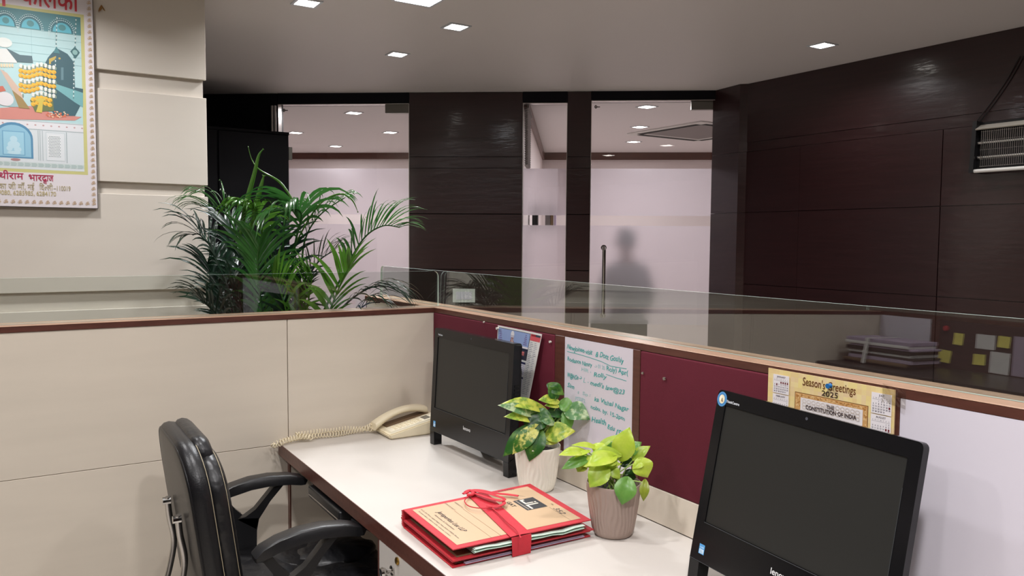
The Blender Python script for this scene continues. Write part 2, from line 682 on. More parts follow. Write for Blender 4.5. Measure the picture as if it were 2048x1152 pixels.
def downlight(x, y, s, watts, colour, label, group=None, cool=False, z=CEIL, spread=150):
    t = thing('ceiling_downlight', (x, y, z), label, 'ceiling light', group)
    h = s / 2
    f = B()
    o = h + 0.012
    for lo, hi in (((x - o, y - o), (x + o, y - h)), ((x - o, y + h), (x + o, y + o)), ((x - o, y - h), (x - h, y + h)), ((x + h, y - h), (x + o, y + h))):
        f.box((lo[0], lo[1], z - 0.005), (hi[0], hi[1], z + 0.004))
    f.build('frame', 'silver_label', t)
    B().box((x - h, y - h, z - 0.0035), (x + h, y + h, z + 0.001)).build('diffuser', 'lamp_glow_cool' if cool else 'lamp_glow', t)
    ld = bpy.data.lights.new('lamp', 'AREA')
    ld.shape = 'SQUARE'
    ld.size = s
    ld.energy = watts * LIGHT_GAIN
    ld.color = colour
    ld.spread = math.radians(spread)
    lo = bpy.data.objects.new('lamp', ld)
    C.objects.link(lo)
    lo.parent = t
    lo.location = (0, 0, -0.008)
    return t


for i, (x, y, s, wt, col, lab) in enumerate(lamp_spots):
    downlight(x, y, s, wt, col, lab, 'ceiling downlights over the work area', cool=(i == 3))
for (x, y, s, wt) in hidden_spots:
    downlight(x, y, s, wt, WARM, 'square ceiling downlight outside the picture, lighting the desks', 'ceiling downlights outside the picture')

# ================================================================== SETTING
simple_f = simple_box('floor', (-5, -6, -0.1), (9, 11, 0.0), 'floor_tile')
struct(simple_f)
struct(simple_box('ceiling', (-5, -6, CEIL), (9, 11, CEIL + 0.1), 'ceiling_paint'))

# ---- back wall: runs from behind the cream wall to the corner with the right wall
A = Vector((-0.181, 3.276, 0))
DW = Vector((0.8040, -0.5946, 0)).normalized()
NR = Vector((-DW.y * -1, -DW.x, 0))  # towards the room
NR = Vector((DW.y, -DW.x, 0))
if NR.dot(CAM - A) < 0:
    NR = -NR


def W(s, off, z):
    return A + DW * s + NR * off + Vector((0, 0, z))


def wbox(b, s0, s1, z0, z1, o0, o1):
    return b.hexa([W(s0, o1, z0), W(s1, o1, z0), W(s1, o0, z0), W(s0, o0, z0), W(s0, o1, z1), W(s1, o1, z1), W(s1, o0, z1), W(s0, o0, z1)])


wb = sroot('wall_back', W(1.8, 0, 0))
b = B()
for s0, s1, z0, z1 in ((-2.2, 0.527, 0, CEIL), (1.47, 2.271, 0, CEIL), (2.579, 2.743, 0, CEIL), (0.527, 1.47, 2.405, CEIL), (2.271, 2.579, 2.405, CEIL), (2.743, 3.606, 2.418, CEIL)):
    wbox(b, s0, s1, z0, z1, -0.1, -0.012)
b.build('backing', 'black_wood', wb)
ROWS = [(0.0, 0.62), (0.62, 1.244), (1.244, 1.635), (1.635, 1.956), (2.032, CEIL)]
GAP = 0.003
for (s0, s1, m_) in ((-2.2, -1.0, 'black_wood'), (-1.0, 0.527, 'black_wood'), (1.47, 2.271, 'dark_wood'), (2.579, 2.743, 'dark_wood')):
    for z0, z1 in ROWS:
        b = B()
        wbox(b, s0 + GAP, s1 - GAP, z0 + GAP, z1 - GAP, -0.012, 0.006)
        b.build('wood_panel', m_, wb)
    b = B()
    wbox(b, s0 + GAP, s1 - GAP, 1.956, 2.032, -0.012, -0.001)
    b.build('recessed_strip', m_, wb)
b = B()
wbox(b, 0.527, 1.47, 2.409, CEIL, -0.012, 0.006)
wbox(b, 2.271, 2.579, 2.409, CEIL, -0.012, 0.006)
wbox(b, 2.743, 3.606, 2.421, CEIL, -0.012, 0.006)
b.build('header_panel', 'black_wood', wb)

# ---- right wall
XR = 2.70
wr = sroot('wall_right', (XR, -1.5, 0))
simple_box('backing', (XR + 0.014, -6, 0), (XR + 0.11, 1.14, CEIL), 'dark_wood', wr)
RY = [(-6, -4.3), (-4.3, -3.0), (-3.0, -1.75), (-1.75, -0.425), (-0.425, 0.445), (0.445, 1.10)]
RZ = [(0.0, 0.62), (0.62, 1.10), (1.10, 1.177), (1.177, 1.645), (1.645, 2.04), (2.10, CEIL)]
for y0, y1 in RY:
    for z0, z1 in RZ[:-1]:
        e = rnd.uniform(-0.001, 0.0012)
        g0 = 0.0008 if y0 == 0.445 else 0.0025
        g1 = 0.0008 if y1 == 0.445 else 0.0025
        simple_box('wood_panel', (XR + e * (0.2 if y0 > -1 else 1), y0 + g0, z0 + 0.002), (XR + 0.014, y1 - g1, z1 - 0.002), 'dark_wood', wr)
for y0, y1 in ((-6, -1.75), (-1.75, 1.10)):
    simple_box('wood_panel', (XR, y0 + 0.0025, 2.10 + 0.001), (XR + 0.014, y1 - 0.0025, CEIL - 0.001), 'dark_wood', wr)
    simple_box('recessed_strip', (XR + 0.004, y0 + 0.0025, 2.0405), (XR + 0.014, y1 - 0.0025, 2.0995), 'dark_wood', wr)
b = B()
for z0, z1 in ((0, 1.1), (1.1, 1.645), (1.645, 2.04), (2.04, CEIL)):
    b.prism([(2.70, 1.165, z0 + 0.001), (2.664, 0.898, z0 + 0.001), (2.702, 0.86, z0 + 0.001), (2.73, 1.165, z0 + 0.001)], (0, 0, z1 - z0 - 0.002))
b.build('corner_pilaster', 'dark_wood', wr)

# ---- cream clad wall on the left (the poster hangs on it)
YC = 0.85
wl = sroot('wall_left', (-2.6, YC, 0))
simple_box('backing', (-4.6, YC + 0.018, 0), (-0.662, YC + 0.5, CEIL), 'cream_wall', wl)
for z0, z1 in ((0, 0.33), (0.40, 0.76), (0.80, 1.166), (1.239, 1.63), (1.679, 2.046), (2.121, CEIL)):
    simple_box('cladding_panel', (-4.6, YC, z0), (-0.652, YC + 0.0178, z1), 'cream_wall', wl, 0.0012, 1)

# ---- walls that only close the room
struct(simple_box('wall_near', (-4.6, -6.0, 0), (2.8, -5.9, CEIL), 'dark_wood'))
struct(simple_box('wall_side', (-4.7, -6.0, 0), (-4.6, 1.35, CEIL), 'cream_wall'))

# ================================================================== OFFICES BEHIND THE GLASS
FAR = -3.80


def wface(name, s0, s1, z0, z1, o0, o1, m_, parent=None):
    b = B()
    wbox(b, s0, s1, z0, z1, o0, o1)
    o = b.build(name, m_, parent)
    if parent is None:
        struct(o)
    return o


wface('wall_office_far', -2.2, 5.3, 0, CEIL, FAR - 0.1, FAR, 'office_wall')
wface('wall_office_divider', 2.19, 2.27, 0, CEIL, FAR, -0.11, 'office_wall')
wface('wall_office_left', -1.6, -1.5, 0, CEIL, FAR, -0.11, 'office_wall')
wface('wall_office_right', 5.3, 5.4, 0, CEIL, FAR, 0.9, 'office_wall')
wface('trim_1', -2.2, 2.19, CEIL - 0.075, CEIL - 0.001, FAR, FAR + 0.03, 'wood_trim')
wface('trim_2', 2.27, 5.3, CEIL - 0.085, CEIL - 0.001, FAR, FAR + 0.03, 'wood_trim')
wface('trim_3', 2.27, 2.295, CEIL - 0.085, CEIL - 0.001, FAR + 0.03, -0.11, 'wood_trim')
b = B()
b.hexa([W(4.2, FAR + 0.55, CEIL - 0.085), W(5.3, FAR + 1.6, CEIL - 0.085), W(5.3, FAR + 1.55, CEIL - 0.085), W(4.2, FAR + 0.5, CEIL - 0.085),
        W(4.2, FAR + 0.55, CEIL - 0.001), W(5.3, FAR + 1.6, CEIL - 0.001), W(5.3, FAR + 1.55, CEIL - 0.001), W(4.2, FAR + 0.5, CEIL - 0.001)])
wface('ceiling_office', -1.5, 5.3, CEIL - 0.0015, CEIL - 0.0005, FAR, -0.11, 'office_ceiling')
b.bm.free()

# office ceiling lamps
office_l = [(0.84, -0.84, 8, 'ceiling lamp nearest behind the left frosted door'), (0.87, -2.0, 8, 'ceiling lamp at the right, further back behind the left frosted door'),
            (-0.06, -2.0, 10, 'ceiling lamp at the left behind the left frosted door'), (0.0, -3.1, 6, 'ceiling lamp furthest back behind the left frosted door'),
            (3.18, -0.62, 8, 'ceiling lamp nearest behind the right frosted door'), (3.22, -1.69, 8, 'middle ceiling lamp behind the right frosted door'),
            (3.25, -2.76, 8, 'ceiling lamp furthest back behind the right frosted door'), (4.4, -1.1, 6, 'ceiling lamp hidden beside the ceiling air conditioner')]
for s_, o_, wt, lab in office_l:
    p = W(s_, o_, 0)
    downlight(p.x, p.y, 0.10, wt * 2.0, (1.0, 0.965, 0.99), lab, 'office ceiling lamps', z=CEIL - 0.0015, spread=170)

# ceiling cassette air conditioner
ac = thing('ceiling_air_conditioner', (4.12, 2.6, CEIL), 'square white ceiling cassette air conditioner behind the right glass door', 'air conditioner')
b = B()
x0, y0, x1, y1 = 3.60, 2.15, 4.55, 3.12
zc = CEIL - 0.0015
for lo, hi in (((x0, y0), (x1, y0 + 0.13)), ((x0, y1 - 0.13), (x1, y1)), ((x0, y0 + 0.13), (x0 + 0.13, y1 - 0.13)), ((x1 - 0.13, y0 + 0.13), (x1, y1 - 0.13))):
    b.box((lo[0], lo[1], zc - 0.014), (hi[0], hi[1], zc), 0.004, 1)
b.build('panel_frame', 'paper_white', ac)
b = B()
for lo, hi in (((x0 + 0.10, y0 + 0.04), (x1 - 0.10, y0 + 0.105)), ((x0 + 0.10, y1 - 0.105), (x1 - 0.10, y1 - 0.04)), ((x0 + 0.04, y0 + 0.105), (x0 + 0.105, y1 - 0.105)), ((x1 - 0.10, y0 + 0.10), (x1 - 0.05, y1 - 0.10))):
    b.box((lo[0], lo[1], zc - 0.017), (hi[0], hi[1], zc - 0.0141))
b.build('air_slot', 'dark_gap', ac)
simple_box('intake_grille', (x0 + 0.14, y0 + 0.14, zc - 0.012), (x1 - 0.14, y1 - 0.14, zc - 0.002), 'blind', ac)

# blind on the divider wall, books on a sill, dark sofa
bl = thing('window_blind', W(2.30, -1.0, 1.6), 'grey horizontal slat blind behind the narrow glass panel', 'blind')
for k in range(26):
    b = B()
    z = 1.99 + 0.0165 * k
    b.hexa([W(2.275, -0.60, z), W(2.298, -0.60, z + 0.008), W(2.298, -0.15, z + 0.008), W(2.275, -0.15, z), W(2.275, -0.60, z + 0.002), W(2.298, -0.60, z + 0.010), W(2.298, -0.15, z + 0.010), W(2.275, -0.15, z + 0.002)])
    b.build('slat', 'blind', bl)
b = B()
wbox(b, 2.272, 2.305, 2.395, 2.42, -0.61, -0.14)
b.build('headrail', 'blind', bl)

shelf = thing('book_shelf', W(2.42, -0.9, 1.5), 'white wall shelf behind the narrow glass panel', 'shelf')
b = B()
wbox(b, 2.275, 2.60, 1.535, 1.55, -1.02, -0.80)
b.build('board', 'paper_white', shelf)
for i, (s0, s1, col, h, lean, lab) in enumerate(((2.30, 2.345, 'sofa_black', 0.2, 0, 'black box file at the left of the shelf behind the narrow glass panel'), (2.405, 2.445, 'blind', 0.2, 0, 'grey binder standing upright on the shelf behind the narrow glass panel'),
                                 (2.447, 2.468, 'kraft_dark', 0.2, 0.0, 'brown book upright beside the grey binder behind glass'), (2.475, 2.492, 'paper_lilac', 0.19, 0.0, 'lilac book upright, rightmost on the shelf behind glass'))):
    b = B()
    z0, z1 = 1.551, 1.551 + h
    b.hexa([W(s0, -1.0, z0), W(s1, -1.0, z0), W(s1, -0.84, z0), W(s0, -0.84, z0), W(s0 - lean, -1.0, z1), W(s1 - lean, -1.0, z1), W(s1 - lean, -0.84, z1), W(s0 - lean, -0.84, z1)])
    tag(b.build('binder', col), lab, 'binder', 'binders behind the narrow glass panel')

sf = thing('low_office_cabinet', W(2.97, -0.35, 0), 'low black cabinet just behind the foot of the right frosted door', 'cabinet')
b = B()
wbox(b, 2.765, 3.165, 0.06, 0.865, -0.52, -0.14)
b.build('carcass', 'sofa_black', sf)
b = B()
wbox(b, 2.76, 3.17, 0.8655, 0.885, -0.53, -0.13)
b.build('top_board', 'sofa_black', sf)
b = B()
wbox(b, 2.78, 3.15, 0.0, 0.0595, -0.50, -0.16)
b.build('plinth', 'sofa_black', sf)

# ================================================================== GLASS DOORS AND NARROW WINDOW
def glass_leaf(name, s0, s1, ztop, handle_s=None, patch=True):
    r = sroot(name, W((s0 + s1) / 2, 0, 0))
    g = 0.004
    b = B()
    b.use('glass_door')
    wbox(b, s0 + g, s1 - g, 0.01, ztop - g, -0.045, -0.033)
    b.build('glass_pane', None, r)
    b = B()
    for z0, z1 in ((0.87, 1.56), (1.630, 1.956)):
        q = [W(s0 + g, -0.0455, z0), W(s1 - g, -0.0455, z0), W(s1 - g, -0.0455, z1), W(s0 + g, -0.0455, z1)]
        b.grid([[q[0], q[1]], [q[3], q[2]]])
    b.build('frosted_film', 'frosted_film', r)
    b = B()
    t_ = 0.010
    wbox(b, s0 - 0.001, s0 + g - 0.001, 0, ztop, -0.06, 0.002)
    wbox(b, s1 - g + 0.001, s1 + 0.001, 0, ztop, -0.06, 0.002)
    wbox(b, s0, s1, ztop - g, ztop, -0.06, 0.002)
    b.build('edge_strip', 'steel', r)
    if patch:
        b = B()
        wbox(b, s1 - 0.175, s1 - 0.006, ztop - 0.062, ztop - 0.005, -0.058, -0.02)
        b.build('patch_fitting', 'brushed_steel', r)
        ink = Ink(W(s0 + 0.02, -0.031, ztop - 0.05), DW, (0, 0, 1), NR)
        ink.ell(0.012, 0.012, 0.010, 0.012, (60, 60, 62), 0)
        ink.ell(0.014, 0.012, 0.006, 0.008, (190, 184, 182), 1)
        ink.rect(0.012, 0.008, 0.04, 0.014, (60, 60, 62), 2)
        ink.build('etched_mark', r)
    if handle_s is not None:
        b = B()
        b.tube([W(handle_s, -0.033, 1.405), W(handle_s, 0.03, 1.405), W(handle_s, 0.045, 1.39), W(handle_s, 0.045, 0.945), W(handle_s, 0.03, 0.93), W(handle_s, -0.033, 0.93)], 0.013, 12)
        b.build('door_handle', 'chrome', r, smooth=True)
        b = B()
        for z in (1.405, 0.93):
            b.tube([W(handle_s, -0.034, z), W(handle_s, -0.026, z)], 0.02, 14)
        b.build('handle_rose', 'chrome', r, smooth=True)
    return r


glass_leaf('door_1', 0.527, 1.47, 2.405)
glass_leaf('window_1', 2.271, 2.579, 2.404, patch=False)
glass_leaf('door_2', 2.743, 3.601, 2.418, handle_s=2.843)

# chrome upright beside the left door
b = B()
b.tube([W(0.495, 0.03, 0), W(0.495, 0.03, 2.39)], 0.009, 10)
b.tube([W(0.517, 0.03, 0), W(0.517, 0.03, 2.39)], 0.009, 10)
tag(b.build('steel_upright', 'steel', None, smooth=True), 'thin polished steel double upright left of the left frosted door', 'upright')

# tall dark cabinet in the corner behind the palm
p0 = at(578, 265, 1, 2.55)
cab = thing('tall_cabinet', (-0.30, 2.75, 0), 'tall near-black cabinet behind the palm, left of the left door', 'cabinet')
b = B()
xr = p0.x
b.hexa([(-1.2, 2.55, 0.06), (xr - 0.004, 2.55, 0.06), (xr - 0.004, 2.9, 0.06), (-1.2, 2.9, 0.06), (-1.2, 2.55, p0.z - 0.02), (xr - 0.004, 2.55, p0.z - 0.02), (xr - 0.004, 2.9, p0.z - 0.02), (-1.2, 2.9, p0.z - 0.02)])
b.build('carcass', 'black_wood', cab)
simple_box('top_board', (-1.2, 2.545, p0.z - 0.02), (xr, 2.9, p0.z), 'black_wood', cab, 0.003, 1)
simple_box('plinth', (-1.2, 2.57, 0.0), (xr - 0.01, 2.88, 0.06), 'black_wood', cab)
for i in range(3):
    xa = xr - 0.006 - (i + 1) * 0.45
    simple_box('door_panel', (xa + 0.003, 2.531, 0.07), (xa + 0.444, 2.5498, p0.z - 0.023), 'black_wood', cab, 0.002, 1)
q = at(584, 306, 1, 2.535)
simple_box('hinge', (xr - 0.004, 2.552, q.z - 0.045), (xr + 0.022, 2.60, q.z + 0.04), 'brushed_steel', cab, 0.002, 1)

# switch plate on the back wall
sw = thing('switch_plate', W(1.862, 0.006, 1.06), 'white four-gang switch plate on the dark wood wall, seen through the screen glass', 'switch plate')
b = B()
wbox(b, 1.785, 1.943, 1.012, 1.108, 0.0061, 0.016)
b.build('plate', 'switch_white', sw)
for k in range(7):
    b = B()
    s0 = 1.808 + k * 0.0163
    wbox(b, s0, s0 + 0.0142, 1.033, 1.087, 0.0161, 0.0195 + 0.0015 * (k % 2))
    b.build('switch', 'whiteboard', sw)
# ================================================================== LOW PARTITIONS
CT, CB = 1.197, 1.178      # cap top and underside
TH = 0.10                  # partition thickness
GT = 1.334                 # top of glass


def glass_screen(name, lo, hi, axis, parent, round_end=None, rr=0.03, sheet='glass_sheet'):
    """upright pane; axis = 0 runs along x, 1 along y. round_end: 'lo'/'hi' end with a rounded top corner"""
    b = B()
    t = 0.004
    if axis == 0:
        a0, a1, c = lo[0], hi[0], lo[1]
        mk = lambda a, z, s: (a, c + s, z)
    else:
        a0, a1, c = lo[1], hi[1], lo[0]
        mk = lambda a, z, s: (c + s, a, z)
    z0, z1 = lo[2], hi[2]
    out = [(a0, z0), (a1, z0)]
    if round_end == 'hi':
        out += [(a1 - rr + rr * math.cos(math.radians(i * 15)), z1 - rr + rr * math.sin(math.radians(i * 15))) for i in range(7)]
    else:
        out += [(a1, z1)]
    if round_end == 'lo' or round_end == 'hi_lo':
        out += [(a0 + rr - rr * math.sin(math.radians(i * 15)), z1 - rr + rr * math.cos(math.radians(i * 15))) for i in range(7)]
    else:
        out += [(a0, z1)]
    f = [b.bm.verts.new(mk(a, z, -t)) for a, z in out]
    g = [b.bm.verts.new(mk(a, z, t)) for a, z in out]
    b.use(sheet)
    b._tag([b.bm.faces.new(f), b.bm.faces.new(g)])
    b.use('edge_glass_highlight')
    n = len(out)
    b._tag([b.bm.faces.new((f[i], f[(i + 1) % n], g[(i + 1) % n], g[i])) for i in range(n)])
    return b.build(name, None, parent)


# cream partition running to the left (y = 0 face)
pl = thing('low_partition', (-1.4, 0.05, 0), 'long low cream laminate partition with dark wood cap and glass, facing the camera at left', 'partition')
simple_box('core', (-2.78, 0.0125, 0.08), (0.0, TH - 0.0125, CB), 'cream_laminate', pl)
for x0, x1 in ((-2.795, -1.70), (-1.70, -0.565), (-0.565, -0.0005)):
    for z0, z1 in ((0.08, 0.743), (0.743, CB)):
        simple_box('panel', (x0 + 0.0012, 0.0, z0 + 0.0012), (x1 - 0.0012, 0.012, z1 - 0.0006), 'cream_laminate', pl, 0.0008, 1)
        simple_box('panel', (x0 + 0.0012, TH - 0.012, z0 + 0.0012), (x1 - 0.0012, TH, z1 - 0.0006), 'cream_laminate', pl, 0.0008, 1)
simple_box('base_skirting', (-2.795, 0.008, 0), (0, TH - 0.008, 0.0795), 'wood_trim_side', pl)
b = B()
b.use('wood_trim_side')
b.box((-2.80, -0.003, CB), (0.0, TH + 0.003, CT - 0.003))
b.use('cap_top_glare')
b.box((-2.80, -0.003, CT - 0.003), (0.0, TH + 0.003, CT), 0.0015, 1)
b.build('cap', None, pl)
glass_screen('glass_screen', (-2.74, 0.05, CT + 0.0005), (0.041, 0.05, GT), 0, pl, 'hi', 0.022, 'glass_sheet_soft')

# maroon partition running towards the camera on the right (x = 0 face)
pr = thing('low_partition', (0.05, -1.4, 0), 'low partition of maroon fabric and white boards behind the desk, glass on its cap', 'partition')
YN = -3.7
simple_box('core', (0.0125, YN, 0.08), (TH - 0.0125, 0.690, CB), 'cream_laminate', pr)
simple_box('base_skirting', (0.008, YN, 0), (TH - 0.008, 0.688, 0.0795), 'wood_trim_side', pr)
simple_box('lower_panel', (0.0, YN, 0.08), (0.012, -0.0005, 0.748), 'cream_laminate', pr)
simple_box('back_panel', (TH - 0.012, YN, 0.08), (TH, 0.690, CB - 0.0006), 'cream_laminate', pr)
for y0, y1 in ((-0.83, -0.0005), (-1.50, -0.832), (-2.4, -1.502), (YN, -2.402)):
    simple_box('skirt_panel', (-0.006, y0, 0.7515), (0.012, y1, 0.838), 'cream_laminate', pr, 0.0008, 1)
for y0, y1 in ((-0.805, -0.001), (-1.868, -1.181)):
    simple_box('fabric_panel', (-0.006, y0 + 0.001, 0.8385), (0.012, y1 - 0.001, CB - 0.0015), 'maroon_fabric', pr, 0.004, 3)
for y0, y1 in ((-0.852, -0.8055), (-1.1805, -1.1525), (-1.8775, -1.8685), (-2.96, -2.925)):
    simple_box('post', (-0.005, y0, 0.8385), (0.012, y1, CB - 0.0005), 'wood_trim', pr, 0.001, 1)
simple_box('white_board', (-0.003, -1.1520, 0.8385), (0.012, -0.8525, CB - 0.001), 'whiteboard', pr)
simple_box('white_board', (-0.003, -2.924, 0.8385), (0.012, -1.878, CB - 0.001), 'whiteboard', pr)
simple_box('fabric_panel', (-0.006, YN, 0.8385), (0.012, -2.9605, CB - 0.0015), 'maroon_fabric', pr, 0.004, 3)
simple_box('end_post', (0.0, 0.6905, 0), (TH, 0.70, CB), 'wood_trim', pr)
simple_box('far_panel', (0.0, TH + 0.001, 0.08), (0.012, 0.690, CB - 0.0006), 'cream_laminate', pr)
b = B()
b.use('wood_trim_side')
b.box((-0.003, YN, CB), (TH + 0.003, 0.705, CT - 0.003))
b.use('cap_top_glare')
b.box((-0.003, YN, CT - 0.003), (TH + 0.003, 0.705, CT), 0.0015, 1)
b.build('cap', None, pr)
gs = glass_screen('glass_screen', (0.05, YN + 0.05, CT + 0.0005), (0.05, 0.640, GT), 1, pr, 'hi', 0.02)
# the pane leans by 1.4 degrees
TILT = 0.0245
gs.rotation_euler = (0, 0.0, 0)
me = gs.data
cz = gs.location.z
for v in me.vertices:
    v.co.x += (v.co.z + cz - 1.25) * math.tan(TILT)

# handwriting on the narrow white board (flat print on its face)
ink = Ink((-0.0032, -0.8525, CB), (0, -1, 0), (0, 0, 1), (-1, 0, 0))
TEAL = (70, 176, 172)
TEAL2 = (150, 205, 205)
LN = [(0.012, -0.036, 0.020, 'NewJoinee-visit', 0.118, -0.02, TEAL), (0.145, -0.040, 0.021, '& Dott Goshiy', 0.118, -0.03, TEAL),
      (0.014, -0.070, 0.017, 'Rodiance Nimry', 0.115, -0.03, TEAL), (0.140, -0.072, 0.016, '-> 01 20', 0.045, 0, TEAL2), (0.192, -0.072, 0.018, 'Roly) Apr(', 0.09, 0.0, TEAL),
      (0.080, -0.090, 0.015, 'HIR -', 0.045, 0, TEAL2), (0.137, -0.096, 0.018, 'Rolly', 0.055, 0, TEAL),
      (0.014, -0.118, 0.019, 'W@HOn ->', 0.068, 0, TEAL), (0.090, -0.122, 0.02, 'L -', 0.025, 0, TEAL2), (0.122, -0.122, 0.018, "medi's law@23", 0.145, -0.03, TEAL),
      (0.016, -0.147, 0.018, 'Sim', 0.033, 0, TEAL), (0.065, -0.157, 0.014, 't  So :', 0.06, 0, TEAL2), (0.142, -0.164, 0.018, 'ka Vishal Nagar', 0.145, -0.03, TEAL),
      (0.055, -0.177, 0.015, 'PTSUP2', 0.045, 0, TEAL2), (0.125, -0.188, 0.016, 'nobu. by. 15-2pm', 0.145, -0.05, TEAL),
      (0.014, -0.215, 0.016, 'Phys. the', 0.06, 0, TEAL2), (0.090, -0.222, 0.015, 'tiny', 0.03, 0, TEAL), (0.130, -0.224, 0.022, 'Health', 0.062, 0, TEAL), (0.200, -0.230, 0.018, 'Edu', 0.03, 0, TEAL), (0.235, -0.240, 0.024, '[SLA]', 0.055, -0.05, TEAL)]
for u, v, sz, s, wd, rot, c in LN:
    ink.text(s, u, v, sz, c, 1, width=wd, shear=0.15, jit=0.07, rot=rot, bold=0.0005 if c == TEAL else 0.0)
ink.line([(0.012, -0.043), (0.06, -0.044), (0.12, -0.047), (0.17, -0.051), (0.21, -0.058), (0.275, -0.056)], 0.0016, TEAL, 1)
ink.line([(0.190, -0.083), (0.23, -0.086), (0.275, -0.088)], 0.0015, TEAL, 1)
ink.build('handwriting', pr)

# ================================================================== DESK
dk = thing('desk', (-0.3, -1.8, 0), 'long off-white laminate desk with a dark wood front edge, along the maroon partition', 'desk')
DX = -0.60
b = B()
b.use('desk_laminate')
b.box((DX + 0.0015, YN, 0.735), (-0.0065, -0.001, 0.75))
b.use('wood_trim')
b.box((DX + 0.004, YN, 0.711), (-0.0065, -0.001, 0.7345))
b.build('worktop', None, dk)
simple_box('edge_strip', (DX - 0.0005, YN, 0.709), (DX + 0.0013, -0.001, 0.7497), 'wood_trim', dk)
simple_box('edge_board', (DX + 0.0014, YN, 0.709), (DX + 0.003, -0.001, 0.7345), 'wood_trim', dk)
b = B()
b.use('cream_laminate')
b.box((DX + 0.035, -0.024, 0.0), (-0.01, -0.002, 0.7085))
b.use('wood_trim')
b.box((DX + 0.031, -0.025, 0.0), (DX + 0.0349, -0.001, 0.7085))
b.build('end_panel', None, dk)
# drawer pedestal
dp = thing('drawer_pedestal', (-0.3, -1.12, 0), 'cream drawer pedestal under the desk top, at the bottom edge of the picture', 'drawer unit')
PY0, PY1 = -1.34, -0.886
b = B()
b.use('wood_trim')
b.box((DX + 0.012, PY1 - 0.018, 0.03), (-0.02, PY1, 0.7085))
b.box((DX + 0.012, PY0, 0.03), (-0.02, PY0 + 0.018, 0.7085))
b.box((DX + 0.03, PY0 + 0.0185, 0.03), (-0.02, PY1 - 0.0185, 0.70))
b.build('carcass', None, dp)
simple_box('frame_edge', (DX + 0.0, PY1 - 0.007, 0.03), (DX + 0.0115, PY1, 0.708), 'wood_trim', dp)
for z0, z1 in ((0.634, 0.708), (0.40, 0.60), (0.06, 0.39)):
    dr = simple_box('drawer', (DX + 0.0, PY0 + 0.004, z0), (DX + 0.0115, PY1 - 0.0085, z1), 'desk_laminate', dp, 0.001, 1)
    yk, zk = (PY0 + PY1) / 2 + 0.14 if z0 < 0.6 else -0.977, min(0.660, z1 - 0.045)
    B().lathe((DX - 0.001, yk, zk), [(0.012, 0.0), (0.012, -0.002), (0.005, -0.004), (0.005, -0.014), (0.010, -0.018), (0.0125, -0.024), (0.010, -0.03), (0.0001, -0.031)], 18, axis='x').build('knob', 'chrome', dr, smooth=True)
    if z0 > 0.6:
        B().lathe((DX - 0.0005, -1.008, 0.694), [(0.0095, 0.0), (0.0095, -0.003), (0.007, -0.0045), (0.0001, -0.0045)], 18, axis='x').build('lock', 'brass', dr, smooth=True)
simple_box('rail', (DX + 0.001, PY0 + 0.004, 0.602), (DX + 0.012, PY1 - 0.0085, 0.632), 'wood_trim', dp)

# keyboard tray under the desk
kt = thing('keyboard_tray', (-0.42, -0.47, 0.66), 'dark grey plastic keyboard tray slung under the desk edge behind the chair', 'keyboard tray')
rows = []
for k in range(25):
    y = -0.10 - 0.72 * k / 24
    c = (y + 0.46) / 0.36
    fx = -0.585 + 0.055 * abs(c) ** 1.6
    rows.append([(fx, y, 0.660), (fx + 0.03, y, 0.672), (fx + 0.07, y, 0.672), (-0.18, y, 0.668)])
B().slab(rows, (0, 0, 0.010)).build('tray', 'grey_plastic', kt, smooth=True)
b = B()
b.box((-0.605, -0.62, 0.658), (-0.54, -0.34, 0.695), 0.006, 3)
b.build('wrist_pad', 'black_plastic', kt, smooth=True)
b = B()
b.box((-0.606, -0.61, 0.668), (-0.6045, -0.35, 0.672), 0.0005, 1)
b.build('pad_edge', 'steel', kt)
for y in (-0.125, -0.80):
    simple_box('rail', (-0.52, y - 0.012, 0.682), (-0.2, y + 0.012, 0.7085), 'steel', kt)
kb = simple_box('keyboard', (-0.50, -0.66, 0.6825), (-0.37, -0.25, 0.697), 'black_plastic', None, 0.004, 2)
tag(kb, 'black keyboard lying on the tray below the desk top', 'keyboard')

